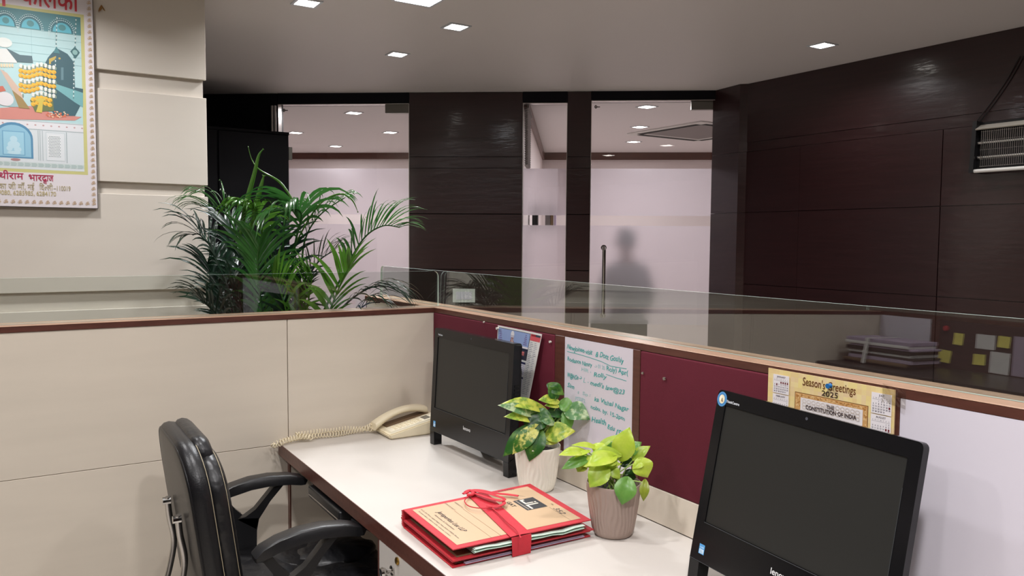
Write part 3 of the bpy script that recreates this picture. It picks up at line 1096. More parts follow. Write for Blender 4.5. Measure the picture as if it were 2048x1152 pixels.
# ================================================================== MONITORS (all-in-one computers)
def monitor(pt_l, pt_r, foot_x, label, badge, tilt_dx, hd=0.030):
    """pt_l, pt_r: top corners of the front (3D). the front leans back by tilt_dx over its height"""
    pl_, pr_ = Vector(pt_l), Vector(pt_r)
    U = (pr_ - pl_)
    U.z = 0
    wd = U.length
    U.normalize()
    BK = Vector((-U.y, U.x, 0))     # pointing to the wall
    if BK.x < 0:
        BK = -BK
    H = pl_.z - 0.752
    V = (BK * tilt_dx + Vector((0, 0, H)))
    Ln = V.length
    V.normalize()
    U = (pr_ - pl_).normalized()
    N = U.cross(V)
    if N.dot(CAM - pl_) < 0:
        N = -N
    O = pl_ - V * Ln

    def P(u, v, n):
        return O + U * u + V * v + N * n

    t = thing('desktop_computer', P(wd / 2, 0, 0), label, 'computer')
    W_, L_ = wd, Ln
    chin, st, sb, side = 0.046, L_ - 0.030, 0.128, 0.024
    # bezel frame with rounded outer corners
    def ring(pts, n0, n1, b):
        b.prism([P(u, v, n0) for u, v in pts], N * (n1 - n0))

    def rrect(u0, v0, u1, v1, r, seg=4):
        o = []
        for cx, cy, a in ((u1 - r, v0 + r, -90), (u1 - r, v1 - r, 0), (u0 + r, v1 - r, 90), (u0 + r, v0 + r, 180)):
            o += [(cx + r * math.cos(math.radians(a + 90 * i / seg)), cy + r * math.sin(math.radians(a + 90 * i / seg))) for i in range(seg + 1)]
        return o
    b = B()
    b.prism([P(u, v, -hd) for u, v in rrect(0.001, chin, W_ - 0.001, L_, 0.010)], N * (hd - 0.006))
    b.build('housing', 'black_gloss', t)
    # front bezel: four strips around the recessed screen
    b = B()
    su0, su1 = side, W_ - side
    b.prism([P(u, v, -0.006) for u, v in ((0, chin + 0.001), (W_, chin + 0.001), (W_, sb), (0, sb))], N * 0.006)
    b.prism([P(u, v, -0.006) for u, v in ((0, sb), (su0, sb), (su0, st), (0, st))], N * 0.006)
    b.prism([P(u, v, -0.006) for u, v in ((su1, sb), (W_, sb), (W_, st), (su1, st))], N * 0.006)
    top = [(0, st), (W_, st)] + [(W_ - 0.010 + 0.010 * math.cos(math.radians(a)), L_ - 0.010 + 0.010 * math.sin(math.radians(a))) for a in range(0, 91, 18)] + \
          [(0.010 - 0.010 * math.sin(math.radians(a)), L_ - 0.010 + 0.010 * math.cos(math.radians(a))) for a in range(0, 91, 18)]
    b.prism([P(u, v, -0.006) for u, v in top], N * 0.006)
    b.build('bezel', 'black_gloss', t)
    b = B()
    b.prism([P(u, v, -0.0055) for u, v in ((su0 + 0.0005, sb + 0.0005), (su1 - 0.0005, sb + 0.0005), (su1 - 0.0005, st - 0.0005), (su0 + 0.0005, st - 0.0005))], N * 0.003)
    b.build('screen', 'screen_off', t)
    b = B()
    e = 0.0012
    b.prism([P(u, v, 0.0002) for u, v in ((su0, sb - e), (su1, sb - e), (su1, sb), (su0, sb))], N * 0.0008)
    b.prism([P(u, v, 0.0002) for u, v in ((su1, sb), (su1 + e * .7, sb), (su1 + e * .7, st - 0.05), (su1, st - 0.05))], N * 0.0008)
    b.prism([P(u, v, 0.0002) for u, v in ((0.0, chin + 0.001), (W_, chin + 0.001), (W_, chin + 0.002), (0.0, chin + 0.002))], N * 0.0006)
    b.build('trim_line', 'grey_plastic', t)
    # deeper electronics bulge at the back
    b = B()
    b.hexa([P(0.02, chin + 0.005, -hd - 0.0005), P(W_ - 0.02, chin + 0.005, -hd - 0.0005), P(W_ - 0.04, chin + 0.01, -0.062), P(0.04, chin + 0.01, -0.062),
            P(0.02, L_ - 0.02, -hd - 0.0005), P(W_ - 0.02, L_ - 0.02, -hd - 0.0005), P(W_ - 0.04, L_ - 0.09, -0.062), P(0.04, L_ - 0.09, -0.062)])
    b.build('rear_cover', 'black_matte', t)
    for k in range(0 if badge else 7):
        b = B()
        v = 0.20 + 0.012 * k
        b.prism([P(W_ + 0.0002, v, -0.026), P(W_ + 0.0002, v + 0.006, -0.026), P(W_ + 0.0002, v + 0.006, -0.010), P(W_ + 0.0002, v, -0.010)], U * 0.0012)
        b.build('port', 'black_matte', t)
    # two front feet which carry the frame
    for u0, u1 in ((0.0, 0.027), (W_ - 0.027, W_)):
        b = B()
        z0 = 0.7505
        def D(u, n):
            p = P(u, 0, n)
            return Vector((p.x, p.y, z0))
        b.hexa([D(u0, -0.004), D(u1, -0.004), D(u1, -0.034), D(u0, -0.034), P(u0, chin, -0.0005), P(u1, chin, -0.0005), P(u1, chin + 0.02, -0.0310), P(u0, chin + 0.02, -0.0310)])
        b.build('foot', 'black_gloss', t)
    b = B()
    hz = 0.7505
    p1 = P(W_ / 2 - 0.05, 0.20, -0.062)
    p2 = P(W_ / 2 + 0.05, 0.20, -0.062)
    q1 = Vector((min(p1.x + 0.03, -0.012), p1.y, hz))
    q2 = Vector((min(p2.x + 0.03, -0.012), p2.y, hz))
    b.hexa([q1, q2, q2 - Vector((0.012, 0, 0)), q1 - Vector((0.012, 0, 0)), p1, p2, p2 - BK * 0.006, p1 - BK * 0.006])
    b.build('rear_strut', 'black_matte', t)
    # lettering, sticker, camera dot
    ink = Ink(P(0, 0, 0.0), U, V, N)
    ink.text('lenovo', W_ * 0.5, 0.093, 0.0165, (226, 226, 226), 1, 'C', bold=0.0004)
    ink.build('maker_name', t)
    ink = Ink(P(0, 0, 0.0), U, V, N)
    ink.text('ThinkCentre', 0.026, L_ - 0.0235, 0.0075, (206, 210, 216), 1, 'L', width=0.036 if badge else 0.03, bold=0.0004)
    ink.build('model_label', t)
    ink = Ink(P(0, 0, 0.0), U, V, N)
    ink.rect(0.022, 0.063, 0.037, 0.083, (86, 158, 214), 0)
    ink.rect(0.0235, 0.0645, 0.0355, 0.073, (206, 226, 240), 1)
    ink.text('inside', 0.0245, 0.0755, 0.0045, (240, 245, 250), 1)
    for k in range(3):
        ink.rect(0.0245, 0.066 + 0.0022 * k, 0.034 - 0.002 * k, 0.0668 + 0.0022 * k, (96, 140, 180), 2)
    ink.build('sticker', t)['label'] = 'small blue processor sticker'
    ink = Ink(P(0, 0, 0.0), U, V, N)
    ink.ell(W_ * 0.5, L_ - 0.012, 0.003, 0.003, (70, 72, 80), 1)
    ink.build('webcam', t)
    if badge:
        ink = Ink(P(0, 0, 0.0), U, V, N)
        cu_, cv_ = 0.0135, L_ - 0.019
        ink.ell(cu_, cv_, 0.0135, 0.0155, (74, 138, 192), 2, 28)
        ink.ell(cu_, cv_, 0.0118, 0.0138, (120, 172, 210), 3, 28)
        ink.ell(cu_, cv_, 0.0112, 0.0132, (64, 128, 184), 4, 28)
        ink.ell(cu_, cv_, 0.0078, 0.0096, (226, 218, 186), 5, 20)
        ink.ell(cu_ - 0.003, cv_ + 0.002, 0.0035, 0.0055, (240, 236, 214), 6, 12)
        ink.ell(cu_ + 0.0032, cv_ + 0.002, 0.0028, 0.0045, (232, 224, 196), 6, 12)
        ink.ell(cu_ + 0.0005, cv_ - 0.001, 0.0015, 0.004, (120, 104, 60), 7, 10)
        ink.ell(cu_ + 0.002, cv_ - 0.004, 0.0014, 0.0016, (140, 84, 70), 7, 8)
        ink.build('round_badge', t)['label'] = 'round blue badge with a cream emblem'
    return t


monitor((-0.134, -0.272, 1.153), (-0.112, -0.749, 1.150), -0.155, 'black all-in-one computer in the partition corner, beside the telephone', False, 0.022)
monitor((-0.097, -1.534, 1.146), (-0.118, -1.990, 1.136), -0.176, 'large near black all-in-one computer with a round blue badge, at the right edge', True, 0.082, 0.018)

# ================================================================== TELEPHONE
tp = thing('telephone', (-0.14, -0.095, 0.75), 'cream corded desk telephone with handset, left of the far computer', 'telephone')
TX0, TX1, TY0, TY1 = -0.262, -0.05, -0.168, -0.022


def tz(x):
    return 0.775 + (x - TX0) * 0.20


b = B()
b.hexa([(TX0 + 0.012, TY0 + 0.006, 0.7505), (TX1, TY0 + 0.006, 0.7505), (TX1, TY1 - 0.004, 0.7505), (TX0 + 0.012, TY1 - 0.004, 0.7505),
        (TX0, TY0, tz(TX0) - 0.006), (TX1, TY0, tz(TX1) - 0.006), (TX1, TY1, tz(TX1) - 0.006), (TX0, TY1, tz(TX0) - 0.006)])
bmesh.ops.bevel(b.bm, geom=b.bm.edges[:], offset=0.004, segments=2, affect='EDGES')
b.build('base', 'phone_plastic', tp, smooth=True)
b = B()
sl = lambda x, y, dz=0.0: Vector((x, y, tz(x) + dz))
b.hexa([sl(TX0 + 0.012, TY0 + 0.006, -0.006), sl(TX1 - 0.004, TY0 + 0.006, -0.006), sl(TX1 - 0.004, -0.096, -0.006), sl(TX0 + 0.012, -0.096, -0.006),
        sl(TX0 + 0.014, TY0 + 0.009, 0.0005), sl(TX1 - 0.006, TY0 + 0.009, 0.0005), sl(TX1 - 0.006, -0.098, 0.0005), sl(TX0 + 0.014, -0.098, 0.0005)])
b.build('face_plate', 'phone_key', tp)
b = B()
b.hexa([sl(TX0 + 0.03, -0.090, -0.006), sl(TX1 - 0.02, -0.090, -0.006), sl(TX1 - 0.02, -0.030, -0.006), sl(TX0 + 0.03, -0.030, -0.006),
        sl(TX0 + 0.03, -0.090, -0.002), sl(TX1 - 0.02, -0.090, -0.002), sl(TX1 - 0.02, -0.030, -0.002), sl(TX0 + 0.03, -0.030, -0.002)])
b.build('cradle', 'kraft_dark', tp)
for i in range(7):
    for j in range(3):
        x = TX0 + 0.032 + 0.0155 * i
        y = -0.152 + 0.0165 * j
        b = B()
        b.hexa([sl(x, y, 0.0006), sl(x + 0.0105, y, 0.0006), sl(x + 0.0105, y + 0.011, 0.0006), sl(x, y + 0.011, 0.0006),
                sl(x + 0.001, y + 0.001, 0.0036), sl(x + 0.0095, y + 0.001, 0.0036), sl(x + 0.0095, y + 0.010, 0.0036), sl(x + 0.001, y + 0.010, 0.0036)])
        b.build('key', 'phone_plastic', tp)
b = B()
b.hexa([sl(TX0 + 0.148, -0.150, 0.0006), sl(TX0 + 0.172, -0.150, 0.0006), sl(TX0 + 0.172, -0.112, 0.0006), sl(TX0 + 0.148, -0.112, 0.0006),
        sl(TX0 + 0.148, -0.150, 0.0016), sl(TX0 + 0.172, -0.150, 0.0016), sl(TX0 + 0.172, -0.112, 0.0016), sl(TX0 + 0.148, -0.112, 0.0016)])
b.build('display', 'phone_lcd', tp)
# handset arches over the cradle
b = B()
rows = []
N_ = 16
for i in range(N_ + 1):
    f = i / N_
    x = TX0 - 0.012 + 0.205 * f
    z = tz(max(TX0, x)) + 0.006 + 0.028 * math.sin(math.pi * f) ** 0.75 - 0.004
    half = 0.026 - 0.006 * math.sin(math.pi * f)
    thk = 0.030 - 0.009 * math.sin(math.pi * f)
    ring = []
    for k in range(12):
        a = 2 * math.pi * k / 12
        ca, sa = math.cos(a), math.sin(a)
        ring.append((x, -0.058 + half * math.copysign(abs(ca) ** 0.6, ca), z + thk / 2 * math.copysign(abs(sa) ** 0.6, sa) + 0.004))
    rows.append(ring)
vv = [[b.bm.verts.new(p) for p in r] for r in rows]
for i in range(N_):
    for k in range(12):
        b.bm.faces.new((vv[i][k], vv[i][(k + 1) % 12], vv[i + 1][(k + 1) % 12], vv[i + 1][k]))
b.bm.faces.new(vv[0])
b.bm.faces.new(list(reversed(vv[-1])))
b.build('handset', 'phone_plastic', tp, smooth=True, angle=60)
# coiled cord: from the handset along the back edge to the desk corner, hanging over, and back
path = []
ctrl = [(-0.275, -0.045, 0.782), (-0.30, -0.028, 0.766), (-0.36, -0.020, 0.760), (-0.43, -0.026, 0.761), (-0.50, -0.020, 0.763), (-0.56, -0.026, 0.762), (-0.605, -0.030, 0.760), (-0.628, -0.036, 0.752),
        (-0.615, -0.055, 0.757), (-0.585, -0.044, 0.768), (-0.54, -0.038, 0.770), (-0.50, -0.045, 0.766), (-0.545, -0.020, 0.776), (-0.47, -0.018, 0.776), (-0.40, -0.016, 0.774), (-0.33, -0.022, 0.772), (-0.285, -0.040, 0.768), (-0.258, -0.030, 0.765)]


def spline(c, n):
    out = []
    c = [Vector(p) for p in c]
    for i in range(len(c) - 1):
        p0, p1, p2, p3 = c[max(i - 1, 0)], c[i], c[i + 1], c[min(i + 2, len(c) - 1)]
        for k in range(n):
            t = k / n
            out.append(0.5 * ((2 * p1) + (p2 - p0) * t + (2 * p0 - 5 * p1 + 4 * p2 - p3) * t * t + (3 * p1 - p0 - 3 * p2 + p3) * t ** 3))
    out.append(c[-1])
    return out


base = spline(ctrl, 90)
pts = []
dist = 0.0
for i, p in enumerate(base):
    t = (base[min(i + 1, len(base) - 1)] - base[max(i - 1, 0)])
    t.normalize() if t.length > 1e-9 else None
    if i:
        dist += (p - base[i - 1]).length
    a = t.cross(Vector((0, 0, 1)))
    a.normalize()
    bb = a.cross(t)
    ph = 2 * math.pi * dist / 0.0105
    rr = 0.0075 + 0.0014 * math.sin(dist * 61)
    if i < 8 or i > len(base) - 9:
        rr *= 0.25
    q = p + a * rr * math.cos(ph) + bb * rr * math.sin(ph)
    q.y = min(q.y, -0.0025)
    if q.x > -0.602:
        q.z = max(q.z, 0.7523)
    pts.append(q)
B().tube(pts, 0.0017, 6).build('coiled_cord', 'phone_plastic', tp, smooth=True, angle=80)

# ================================================================== POTS WITH POTHOS
def pot(name, label, cx, cy, r0, r1, h, m_, group, wave):
    t = thing(name, (cx, cy, 0.75), label, 'potted plant', group)
    z0 = 0.7505
    def wob(a, hh, r):
        if hh < 0.012 or hh > h - 0.012 or r < r0 * 0.85:
            return 0
        k = 34
        ph = 1.6 * math.sin(hh * 75 + 2.0 * math.sin(a * 3)) * 0.55 + 0.9 * math.sin(a * 5 + hh * 40)
        return 0.00085 * math.sin(a * k + ph * 1.3)
    prof = [(r0 - 0.012, 0.0), (r0 - 0.004, 0.0005), (r0, 0.005)]
    for i in range(1, 22):
        f = i / 22
        prof.append((r0 + (r1 - r0) * (f ** 0.72), 0.005 + (h - 0.007) * f))
    prof += [(r1, h - 0.002), (r1 - 0.001, h), (r1 - 0.003, h), (r1 - 0.004, h - 0.003), (r1 - 0.006, h - 0.022)]
    b = B()
    b.lathe((cx, cy, z0), prof, 200, wob)
    b.build('pot', m_, t, smooth=True, angle=60)
    b = B()
    n = 24
    rows = []
    for i in range(9):
        rr = (r1 - 0.0062) * i / 8
        rows.append([(cx + rr * math.cos(2 * math.pi * k / n), cy + rr * math.sin(2 * math.pi * k / n), z0 + h - 0.020 + rnd.uniform(-0.002, 0.004) * (i < 8)) for k in range(n)] )
        rows[-1].append(rows[-1][0])
    b.grid(rows)
    b.build('soil', 'soil', t, smooth=True)
    return t


def leaf(parent, base, tip, width, mname, nrm, fold=0.42, curl=0.25, dent=0.16):
    base, tip = Vector(base), Vector(tip)
    ax = tip - base
    L = ax.length
    ax.normalize()
    nrm = Vector(nrm)
    nrm = nrm - ax * nrm.dot(ax)
    nrm.normalize()
    side = ax.cross(nrm)
    prof = [(0.0, 0.0), (0.03, 0.30), (0.10, 0.62), (0.20, 0.86), (0.32, 0.98), (0.45, 0.98), (0.58, 0.86), (0.70, 0.68), (0.81, 0.45), (0.91, 0.22), (1.0, 0.0)]
    rows = []
    tw = rnd.uniform(-0.12, 0.12)
    for f, wv in prof:
        c = base + ax * L * f + nrm * (curl * L * (math.sin(math.pi * f) * 0.45 - 0.25 * f * f))
        row = []
        for s in (-1, -0.66, -0.33, 0, 0.33, 0.66, 1):
            hw = width / 2 * wv
            back = -dent * L * abs(s) ** 1.5 * max(0.0, 1 - f * 4)
            up = fold * hw * abs(s) - 0.45 * fold * hw * s * s * 1.6 + 0.03 * width * math.sin(f * 9 + s * 2)
            row.append(c + side * (hw * s) + nrm * (up + tw * hw * s) + ax * back)
        rows.append(row)
    b = B()
    b.grid(rows)
    return b.build('leaf', mname, parent, smooth=True, angle=180)


g = 'potted plants on the desk'
P1 = pot('potted_plant', 'variegated green plant in the white ribbed pot, beside the far computer', -0.112, -0.875, 0.048, 0.066, 0.128, 'pot_white', g, 0)
P2 = pot('potted_plant', 'lime green plant in the taupe ribbed pot, in front of the white board', -0.144, -1.250, 0.047, 0.066, 0.128, 'pot_taupe', g, 1)


def plant_leaves(parent, cx, cy, ox, oy, sc, data):
    D0 = (Vector((cx, cy, 0.9)) - CAM).dot(_d)
    vd = (Vector((cx, cy, 0.9)) - CAM)
    vd.normalize()
    top = Vector((cx, cy, 0.862))
    for (bx, by, tx, ty, wpx, mname, db, dt, nu, stem) in data:
        pb = dep(ox + bx / sc, oy + by / sc, D0 - db)
        pt = dep(ox + tx / sc, oy + ty / sc, D0 - dt)
        pb.x = min(pb.x, -0.012)
        pt.x = min(pt.x, -0.010)
        nrm = -vd + Vector((0, 0, nu))
        leaf(parent, pb - (pt - pb) * 0.05, pt + (pt - pb) * 0.03, wpx / sc / F_PX * D0 * 1.32, mname, nrm)
        if stem:
            s0 = top + Vector((rnd.uniform(-0.022, 0.022), rnd.uniform(-0.022, 0.022), 0))
            mid = (s0 + pb) / 2 + Vector((0, 0, 0.015)) + (pb - s0) * -0.1
            B().tube(spline([s0, mid, pb], 5), [0.0016] * 11, 6).build('stem', 'stem_green', parent, smooth=True)


L1 = [(780, 275, 690, 135, 130, 'leaf_green', 0.0, 0.01, 0.3, 1), (700, 140, 885, 250, 120, 'leaf_green', 0.0, 0.0, 0.5, 0),
      (780, 340, 565, 312, 125, 'leaf_yellow', 0.0, 0.02, 0.7, 1), (790, 400, 640, 385, 70, 'leaf_yellow', 0.01, 0.02, 0.8, 1),
      (960, 410, 800, 350, 150, 'leaf_mid', 0.0, -0.01, 0.4, 1), (940, 440, 1325, 535, 205, 'leaf_silver', 0.0, 0.02, 0.5, 1),
      (575, 440, 103, 350, 150, 'leaf_yellow', 0.0, 0.04, 0.9, 1), (450, 500, 55, 380, 120, 'leaf_silver', 0.02, 0.05, 0.5, 1),
      (450, 570, 128, 525, 130, 'leaf_yellow', 0.02, 0.05, 0.7, 1), (500, 510, 760, 600, 170, 'leaf_green', 0.01, 0.03, 0.5, 1),
      (830, 500, 632, 490, 120, 'leaf_dark', 0.0, 0.02, 0.6, 1), (620, 570, 390, 680, 190, 'leaf_dark', 0.02, 0.04, 0.5, 1),
      (420, 560, 640, 760, 180, 'leaf_dark', 0.0, 0.02, 0.3, 1), (700, 770, 1012, 710, 205, 'leaf_yellow', 0.03, 0.05, 0.6, 1),
      (900, 500, 965, 700, 130, 'leaf_mid', 0.0, 0.01, 0.1, 1), (480, 690, 108, 1030, 190, 'leaf_green', 0.03, 0.05, 0.3, 1),
      (500, 700, 225, 1005, 170, 'leaf_variegated', 0.045, 0.06, 0.3, 1), (550, 740, 440, 1095, 210, 'leaf_green', 0.04, 0.065, 0.1, 1),
      (780, 840, 590, 860, 90, 'leaf_yellow', 0.03, 0.04, 0.4, 1), (740, 620, 590, 585, 70, 'leaf_silver', 0.03, 0.04, 0.4, 1),
      (820, 470, 850, 640, 190, 'leaf_dark', -0.02, -0.01, 0.1, 1), (350, 420, 430, 600, 150, 'leaf_green', -0.02, 0.0, 0.3, 1),
      (640, 700, 700, 860, 160, 'leaf_dark', -0.01, 0.0, 0.1, 1), (330, 400, 480, 460, 120, 'leaf_dark', -0.02, 0.0, 0.5, 0)]
plant_leaves(P1, -0.112, -0.875, 990, 750, 6.4, L1)
L2 = [(830, 480, 935, 112, 250, 'leaf_lime', 0.0, 0.01, 0.3, 1), (900, 450, 1100, 300, 150, 'leaf_mid', -0.01, -0.01, 0.3, 1),
      (1020, 510, 1215, 352, 120, 'leaf_lime2', 0.0, 0.0, 0.6, 1), (1075, 560, 1185, 775, 220, 'leaf_lime', 0.02, 0.03, 0.3, 1),
      (1130, 560, 985, 660, 90, 'leaf_lime', 0.02, 0.03, 0.3, 0), (520, 410, 165, 328, 90, 'leaf_lime', 0.0, 0.03, 1.1, 1),
      (310, 440, -5, 465, 125, 'leaf_lime', 0.03, 0.06, 0.7, 1), (330, 540, 30, 655, 125, 'leaf_mid', 0.03, 0.05, 0.4, 1),
      (510, 400, 785, 195, 80, 'leaf_lime2', -0.01, -0.01, 0.5, 1), (700, 500, 365, 610, 200, 'leaf_lime', 0.03, 0.06, 0.8, 1),
      (770, 470, 430, 440, 130, 'leaf_lime2', 0.01, 0.03, 1.0, 1), (600, 650, 405, 905, 230, 'leaf_lime2', 0.04, 0.055, 0.3, 1),
      (690, 660, 812, 800, 110, 'leaf_lime2', 0.03, 0.04, 0.3, 1), (910, 830, 842, 1140, 225, 'leaf_mid', 0.055, 0.072, 0.1, 1),
      (1150, 850, 1130, 1095, 100, 'leaf_olive', 0.045, 0.055, 0.2, 1), (850, 600, 1000, 530, 130, 'leaf_dark', -0.02, -0.02, 0.5, 1),
      (310, 590, 240, 700, 140, 'leaf_olive', 0.02, 0.03, 0.3, 1), (560, 640, 830, 590, 110, 'leaf_lime2', 0.03, 0.03, 0.7, 1),
      (880, 740, 1030, 780, 140, 'leaf_dark', -0.02, -0.02, 0.2, 1), (300, 520, 440, 640, 150, 'leaf_lime', 0.02, 0.04, 0.4, 1),
      (480, 350, 620, 470, 150, 'leaf_lime', 0.0, 0.02, 0.8, 0), (380, 430, 190, 510, 60, 'leaf_lime', 0.03, 0.05, 0.9, 1),
      (740, 560, 560, 600, 120, 'leaf_lime2', 0.035, 0.05, 0.6, 0), (650, 420, 760, 300, 130, 'leaf_mid', -0.02, -0.02, 0.3, 1)]
plant_leaves(P2, -0.144, -1.250, 1120, 840, 6.775, L2)
# ================================================================== CASE FILES
FX, FY = -0.566, -0.962      # hinge corner of the stack
FW, FH = 0.272, 0.366        # along -y, along +x


def fboard(b, dx, dy, z_h, z_o, thick, w=FW, h=FH, sag=0.0, lift=0.0):
    """a board hinged at y = FY (height z_h), open edge at height z_o"""
    rows = []
    for i in range(7):
        f = i / 6
        row = []
        for k in range(5):
            g_ = k / 4
            z = z_h + (z_o - z_h) * f + sag * math.sin(math.pi * g_) * f + lift * g_ * (1 - f)
            row.append((FX + dx + h * g_, FY + dy - w * f, z))
        rows.append(row)
    b.slab(rows, (0, 0, thick))


def pleats(b, z0, z1, dx, h=FH):
    n = 4
    for i in range(n):
        za = z0 + (z1 - z0) * i / n
        zb = z0 + (z1 - z0) * (i + 1) / n
        r = (zb - za) / 2
        prof = [(FY + 0.000, za)]
        prof += [(FY + 0.006 + r * 1.5 * math.sin(math.radians(a)), (za + zb) / 2 - r * 0.92 * math.cos(math.radians(a))) for a in range(0, 181, 30)]
        prof += [(FY, zb)]
        pts = [(FX + dx + rnd.uniform(-0.003, -0.0005), y, z) for y, z in prof]
        x0 = pts[0][0]
        b.prism([(x0, y, z) for _, y, z in pts], (h, 0, 0))


file2 = thing('case_file', (-0.39, -1.09, 0.75), 'lower red bound case file, flat on the desk under the tied one', 'file folder', 'red case files stacked on the desk')
b = B()
fboard(b, 0.0, 0.0, 0.7508, 0.7508, 0.0022)
b.build('back_cover', 'folder_red', file2)
b = B()
fboard(b, 0.0, 0.0, 0.7665, 0.763, 0.0022)
b.build('front_cover', 'folder_red', file2)
b = B()
pleats(b, 0.753, 0.7700, 0.001)
b.build('spine', 'folder_red', file2, smooth=True, angle=40)
b = B()
fboard(b, 0.010, -0.004, 0.7585, 0.7560, 0.0012, FW - 0.012, FH - 0.02)
b.build('inner_flap', 'kraft_dark', file2)
b = B()
for k in range(5):
    fboard(b, 0.03 + 0.003 * (k % 2), -0.012, 0.7532 + 0.0009 * k, 0.7531 + 0.0009 * k, 0.0006, FW - 0.016 + 0.004 * (k % 3), FH - 0.05)
b.build('papers', 'paper_lilac', file2)

file1 = thing('case_file', (-0.39, -1.09, 0.769), 'upper red case file with a printed tan cover, tied with a red ribbon', 'file folder', 'red case files stacked on the desk')
b = B()
fboard(b, 0.0, -0.003, 0.7690, 0.7662, 0.0022, FW, FH + 0.008)
b.build('back_cover', 'folder_red', file1)
b = B()
fboard(b, 0.014, -0.008, 0.7716, 0.7688, 0.0010, FW - 0.016, FH - 0.02)
b.build('inner_flap', 'kraft_dark', file1)
b = B()
for k in range(6):
    rows = []
    for i in range(8):
        f = i / 7
        rows.append([(FX + 0.05 + (FH - 0.075) * g_ / 10 + 0.002 * (k % 2), FY - 0.012 - (FW - 0.008 + 0.003 * (k % 3)) * f,
                      0.7745 + 0.0018 * k + f * (0.0018 * math.sin(g_ * 1.3 + k * .2) + 0.001 * math.sin(g_ * 2.9))) for g_ in range(11)])
    b.slab(rows, (0, 0, 0.0008))
b.build('papers', 'paper_green', file1)
b = B()
pleats(b, 0.7704, 0.7935, 0.0)
b.build('spine', 'folder_red', file1, smooth=True, angle=40)
b = B()
ZH, ZO = 0.7935, 0.7905
LIFT = 0.008
fboard(b, 0.0, 0.002, ZH, ZO, 0.0022, FW + 0.004, FH, 0.0006, LIFT)
b.build('front_cover', 'folder_red', file1)


def cov(u, v):
    f = u / FW
    return Vector((FX + v, FY + 0.002 - u, ZH + (ZO - ZH) * f + 0.0022 + 0.0006 * math.sin(math.pi * v / FH) * f + LIFT * v / FH * (1 - f)))


ink = Ink((FX, FY, ZH), (0, -1, 0), (1, 0, 0), (0, 0, 1), warp=cov)
INK = (98, 86, 76)
nu, nv = 6, 5
for i in range(nu):
    for k in range(nv):
        ua, ub = 0.015 + (FW - 0.028) * i / nu, 0.015 + (FW - 0.028) * (i + 1) / nu
        va, vb = 0.018 + (FH - 0.036) * k / nv, 0.018 + (FH - 0.036) * (k + 1) / nv
        ink.rect(ua, va, ub, vb, (200, 170, 136), 1)
ink.text('Jurisperitus Lex LLP', 0.058, 0.062, 0.018, (74, 62, 56), 4, width=0.142, shear=0.25, bold=0.0003)
ink.text('Advocates & Consultants', 0.074, 0.049, 0.0075, INK, 4, width=0.105)
ink.text('H-23, 2nd Floor, Lajpat Nagar, New Delhi-110024, Phone', 0.024, 0.036, 0.0062, INK, 4, width=0.205)
ink.text('E-mail: office, 9:00 to 6:00, website, contact', 0.034, 0.026, 0.0055, INK, 4, width=0.175)
ink.text('REFERENCE NO.', 0.022, 0.128, 0.0065, (120, 104, 84), 4, width=0.045)
ink.text('OPPOSITE PARTY', 0.016, 0.104, 0.0065, (120, 104, 84), 4, width=0.055)
ink.rect(0.070, 0.127, 0.262, 0.1278, (150, 122, 92), 4)
ink.rect(0.074, 0.103, 0.262, 0.1038, (150, 122, 92), 4)
# square mark: dark block with a pale j and L
ink.rect(0.0880, 0.2600, 0.1585, 0.3192, (58, 58, 62), 4)
WHT = (238, 226, 208)
ink.rect(0.0913, 0.2768, 0.1208, 0.2824, WHT, 5)
ink.rect(0.1151, 0.2768, 0.1208, 0.3016, WHT, 5)
ink.rect(0.1151, 0.3048, 0.1208, 0.3104, WHT, 5)
ink.rect(0.0913, 0.2824, 0.0978, 0.2888, WHT, 5)
ink.rect(0.1257, 0.2744, 0.1315, 0.3096, WHT, 5)
ink.rect(0.1257, 0.2744, 0.1552, 0.2800, WHT, 5)
ink.rect(0.0913, 0.2656, 0.1552, 0.2684, (170, 158, 140), 5)
ink.text('GAT', 0.086, 0.240, 0.016, (70, 60, 54), 4, width=0.036, jit=0.03, bold=0.0006)
ink.text('No.', 0.148, 0.334, 0.008, (110, 96, 80), 4)
ink.text('352', 0.176, 0.322, 0.019, (50, 52, 66), 4, width=0.042, shear=0.2, jit=0.06)
ink.rect(0.165, 0.319, 0.262, 0.3197, (120, 104, 84), 4)
ink.build('cover_sheet', file1)['label'] = 'tan printed cover sheet'
ink = Ink((FX, FY, ZH), (0, -1, 0), (1, 0, 0), (0, 0, 1), warp=cov)
ink.text('Petition File 2024 & Reply', -0.001 + 0.0, 0.0, 0.012, (90, 24, 34), 2)
ink.vs = [tuple(Vector((FX + 0.215 + (v - ink.O).y * -1 * 0.75 - 0.0, FY - 0.0145 + (v - ink.O).x, ZH + 0.0034 + LIFT * 0.75))) for v in [Vector(p) for p in ink.vs]]
ink.build('edge_writing', file1)

# ribbon wound round both files
rb = thing('tie_ribbon', (-0.39, -1.09, 0.79), 'red cloth ribbon tied in a bow round the two case files', 'ribbon')
wv = 0.052


def band(pts):
    """pts: list of (point, halfwidth vector)"""
    rows = [[Vector(p) - Vector(h), Vector(p) - Vector(h) * 0.33 + Vector((0, 0, 0.0006)), Vector(p) + Vector(h) * 0.33 + Vector((0, 0, 0.0006)), Vector(p) + Vector(h)] for p, h in pts]
    return rows


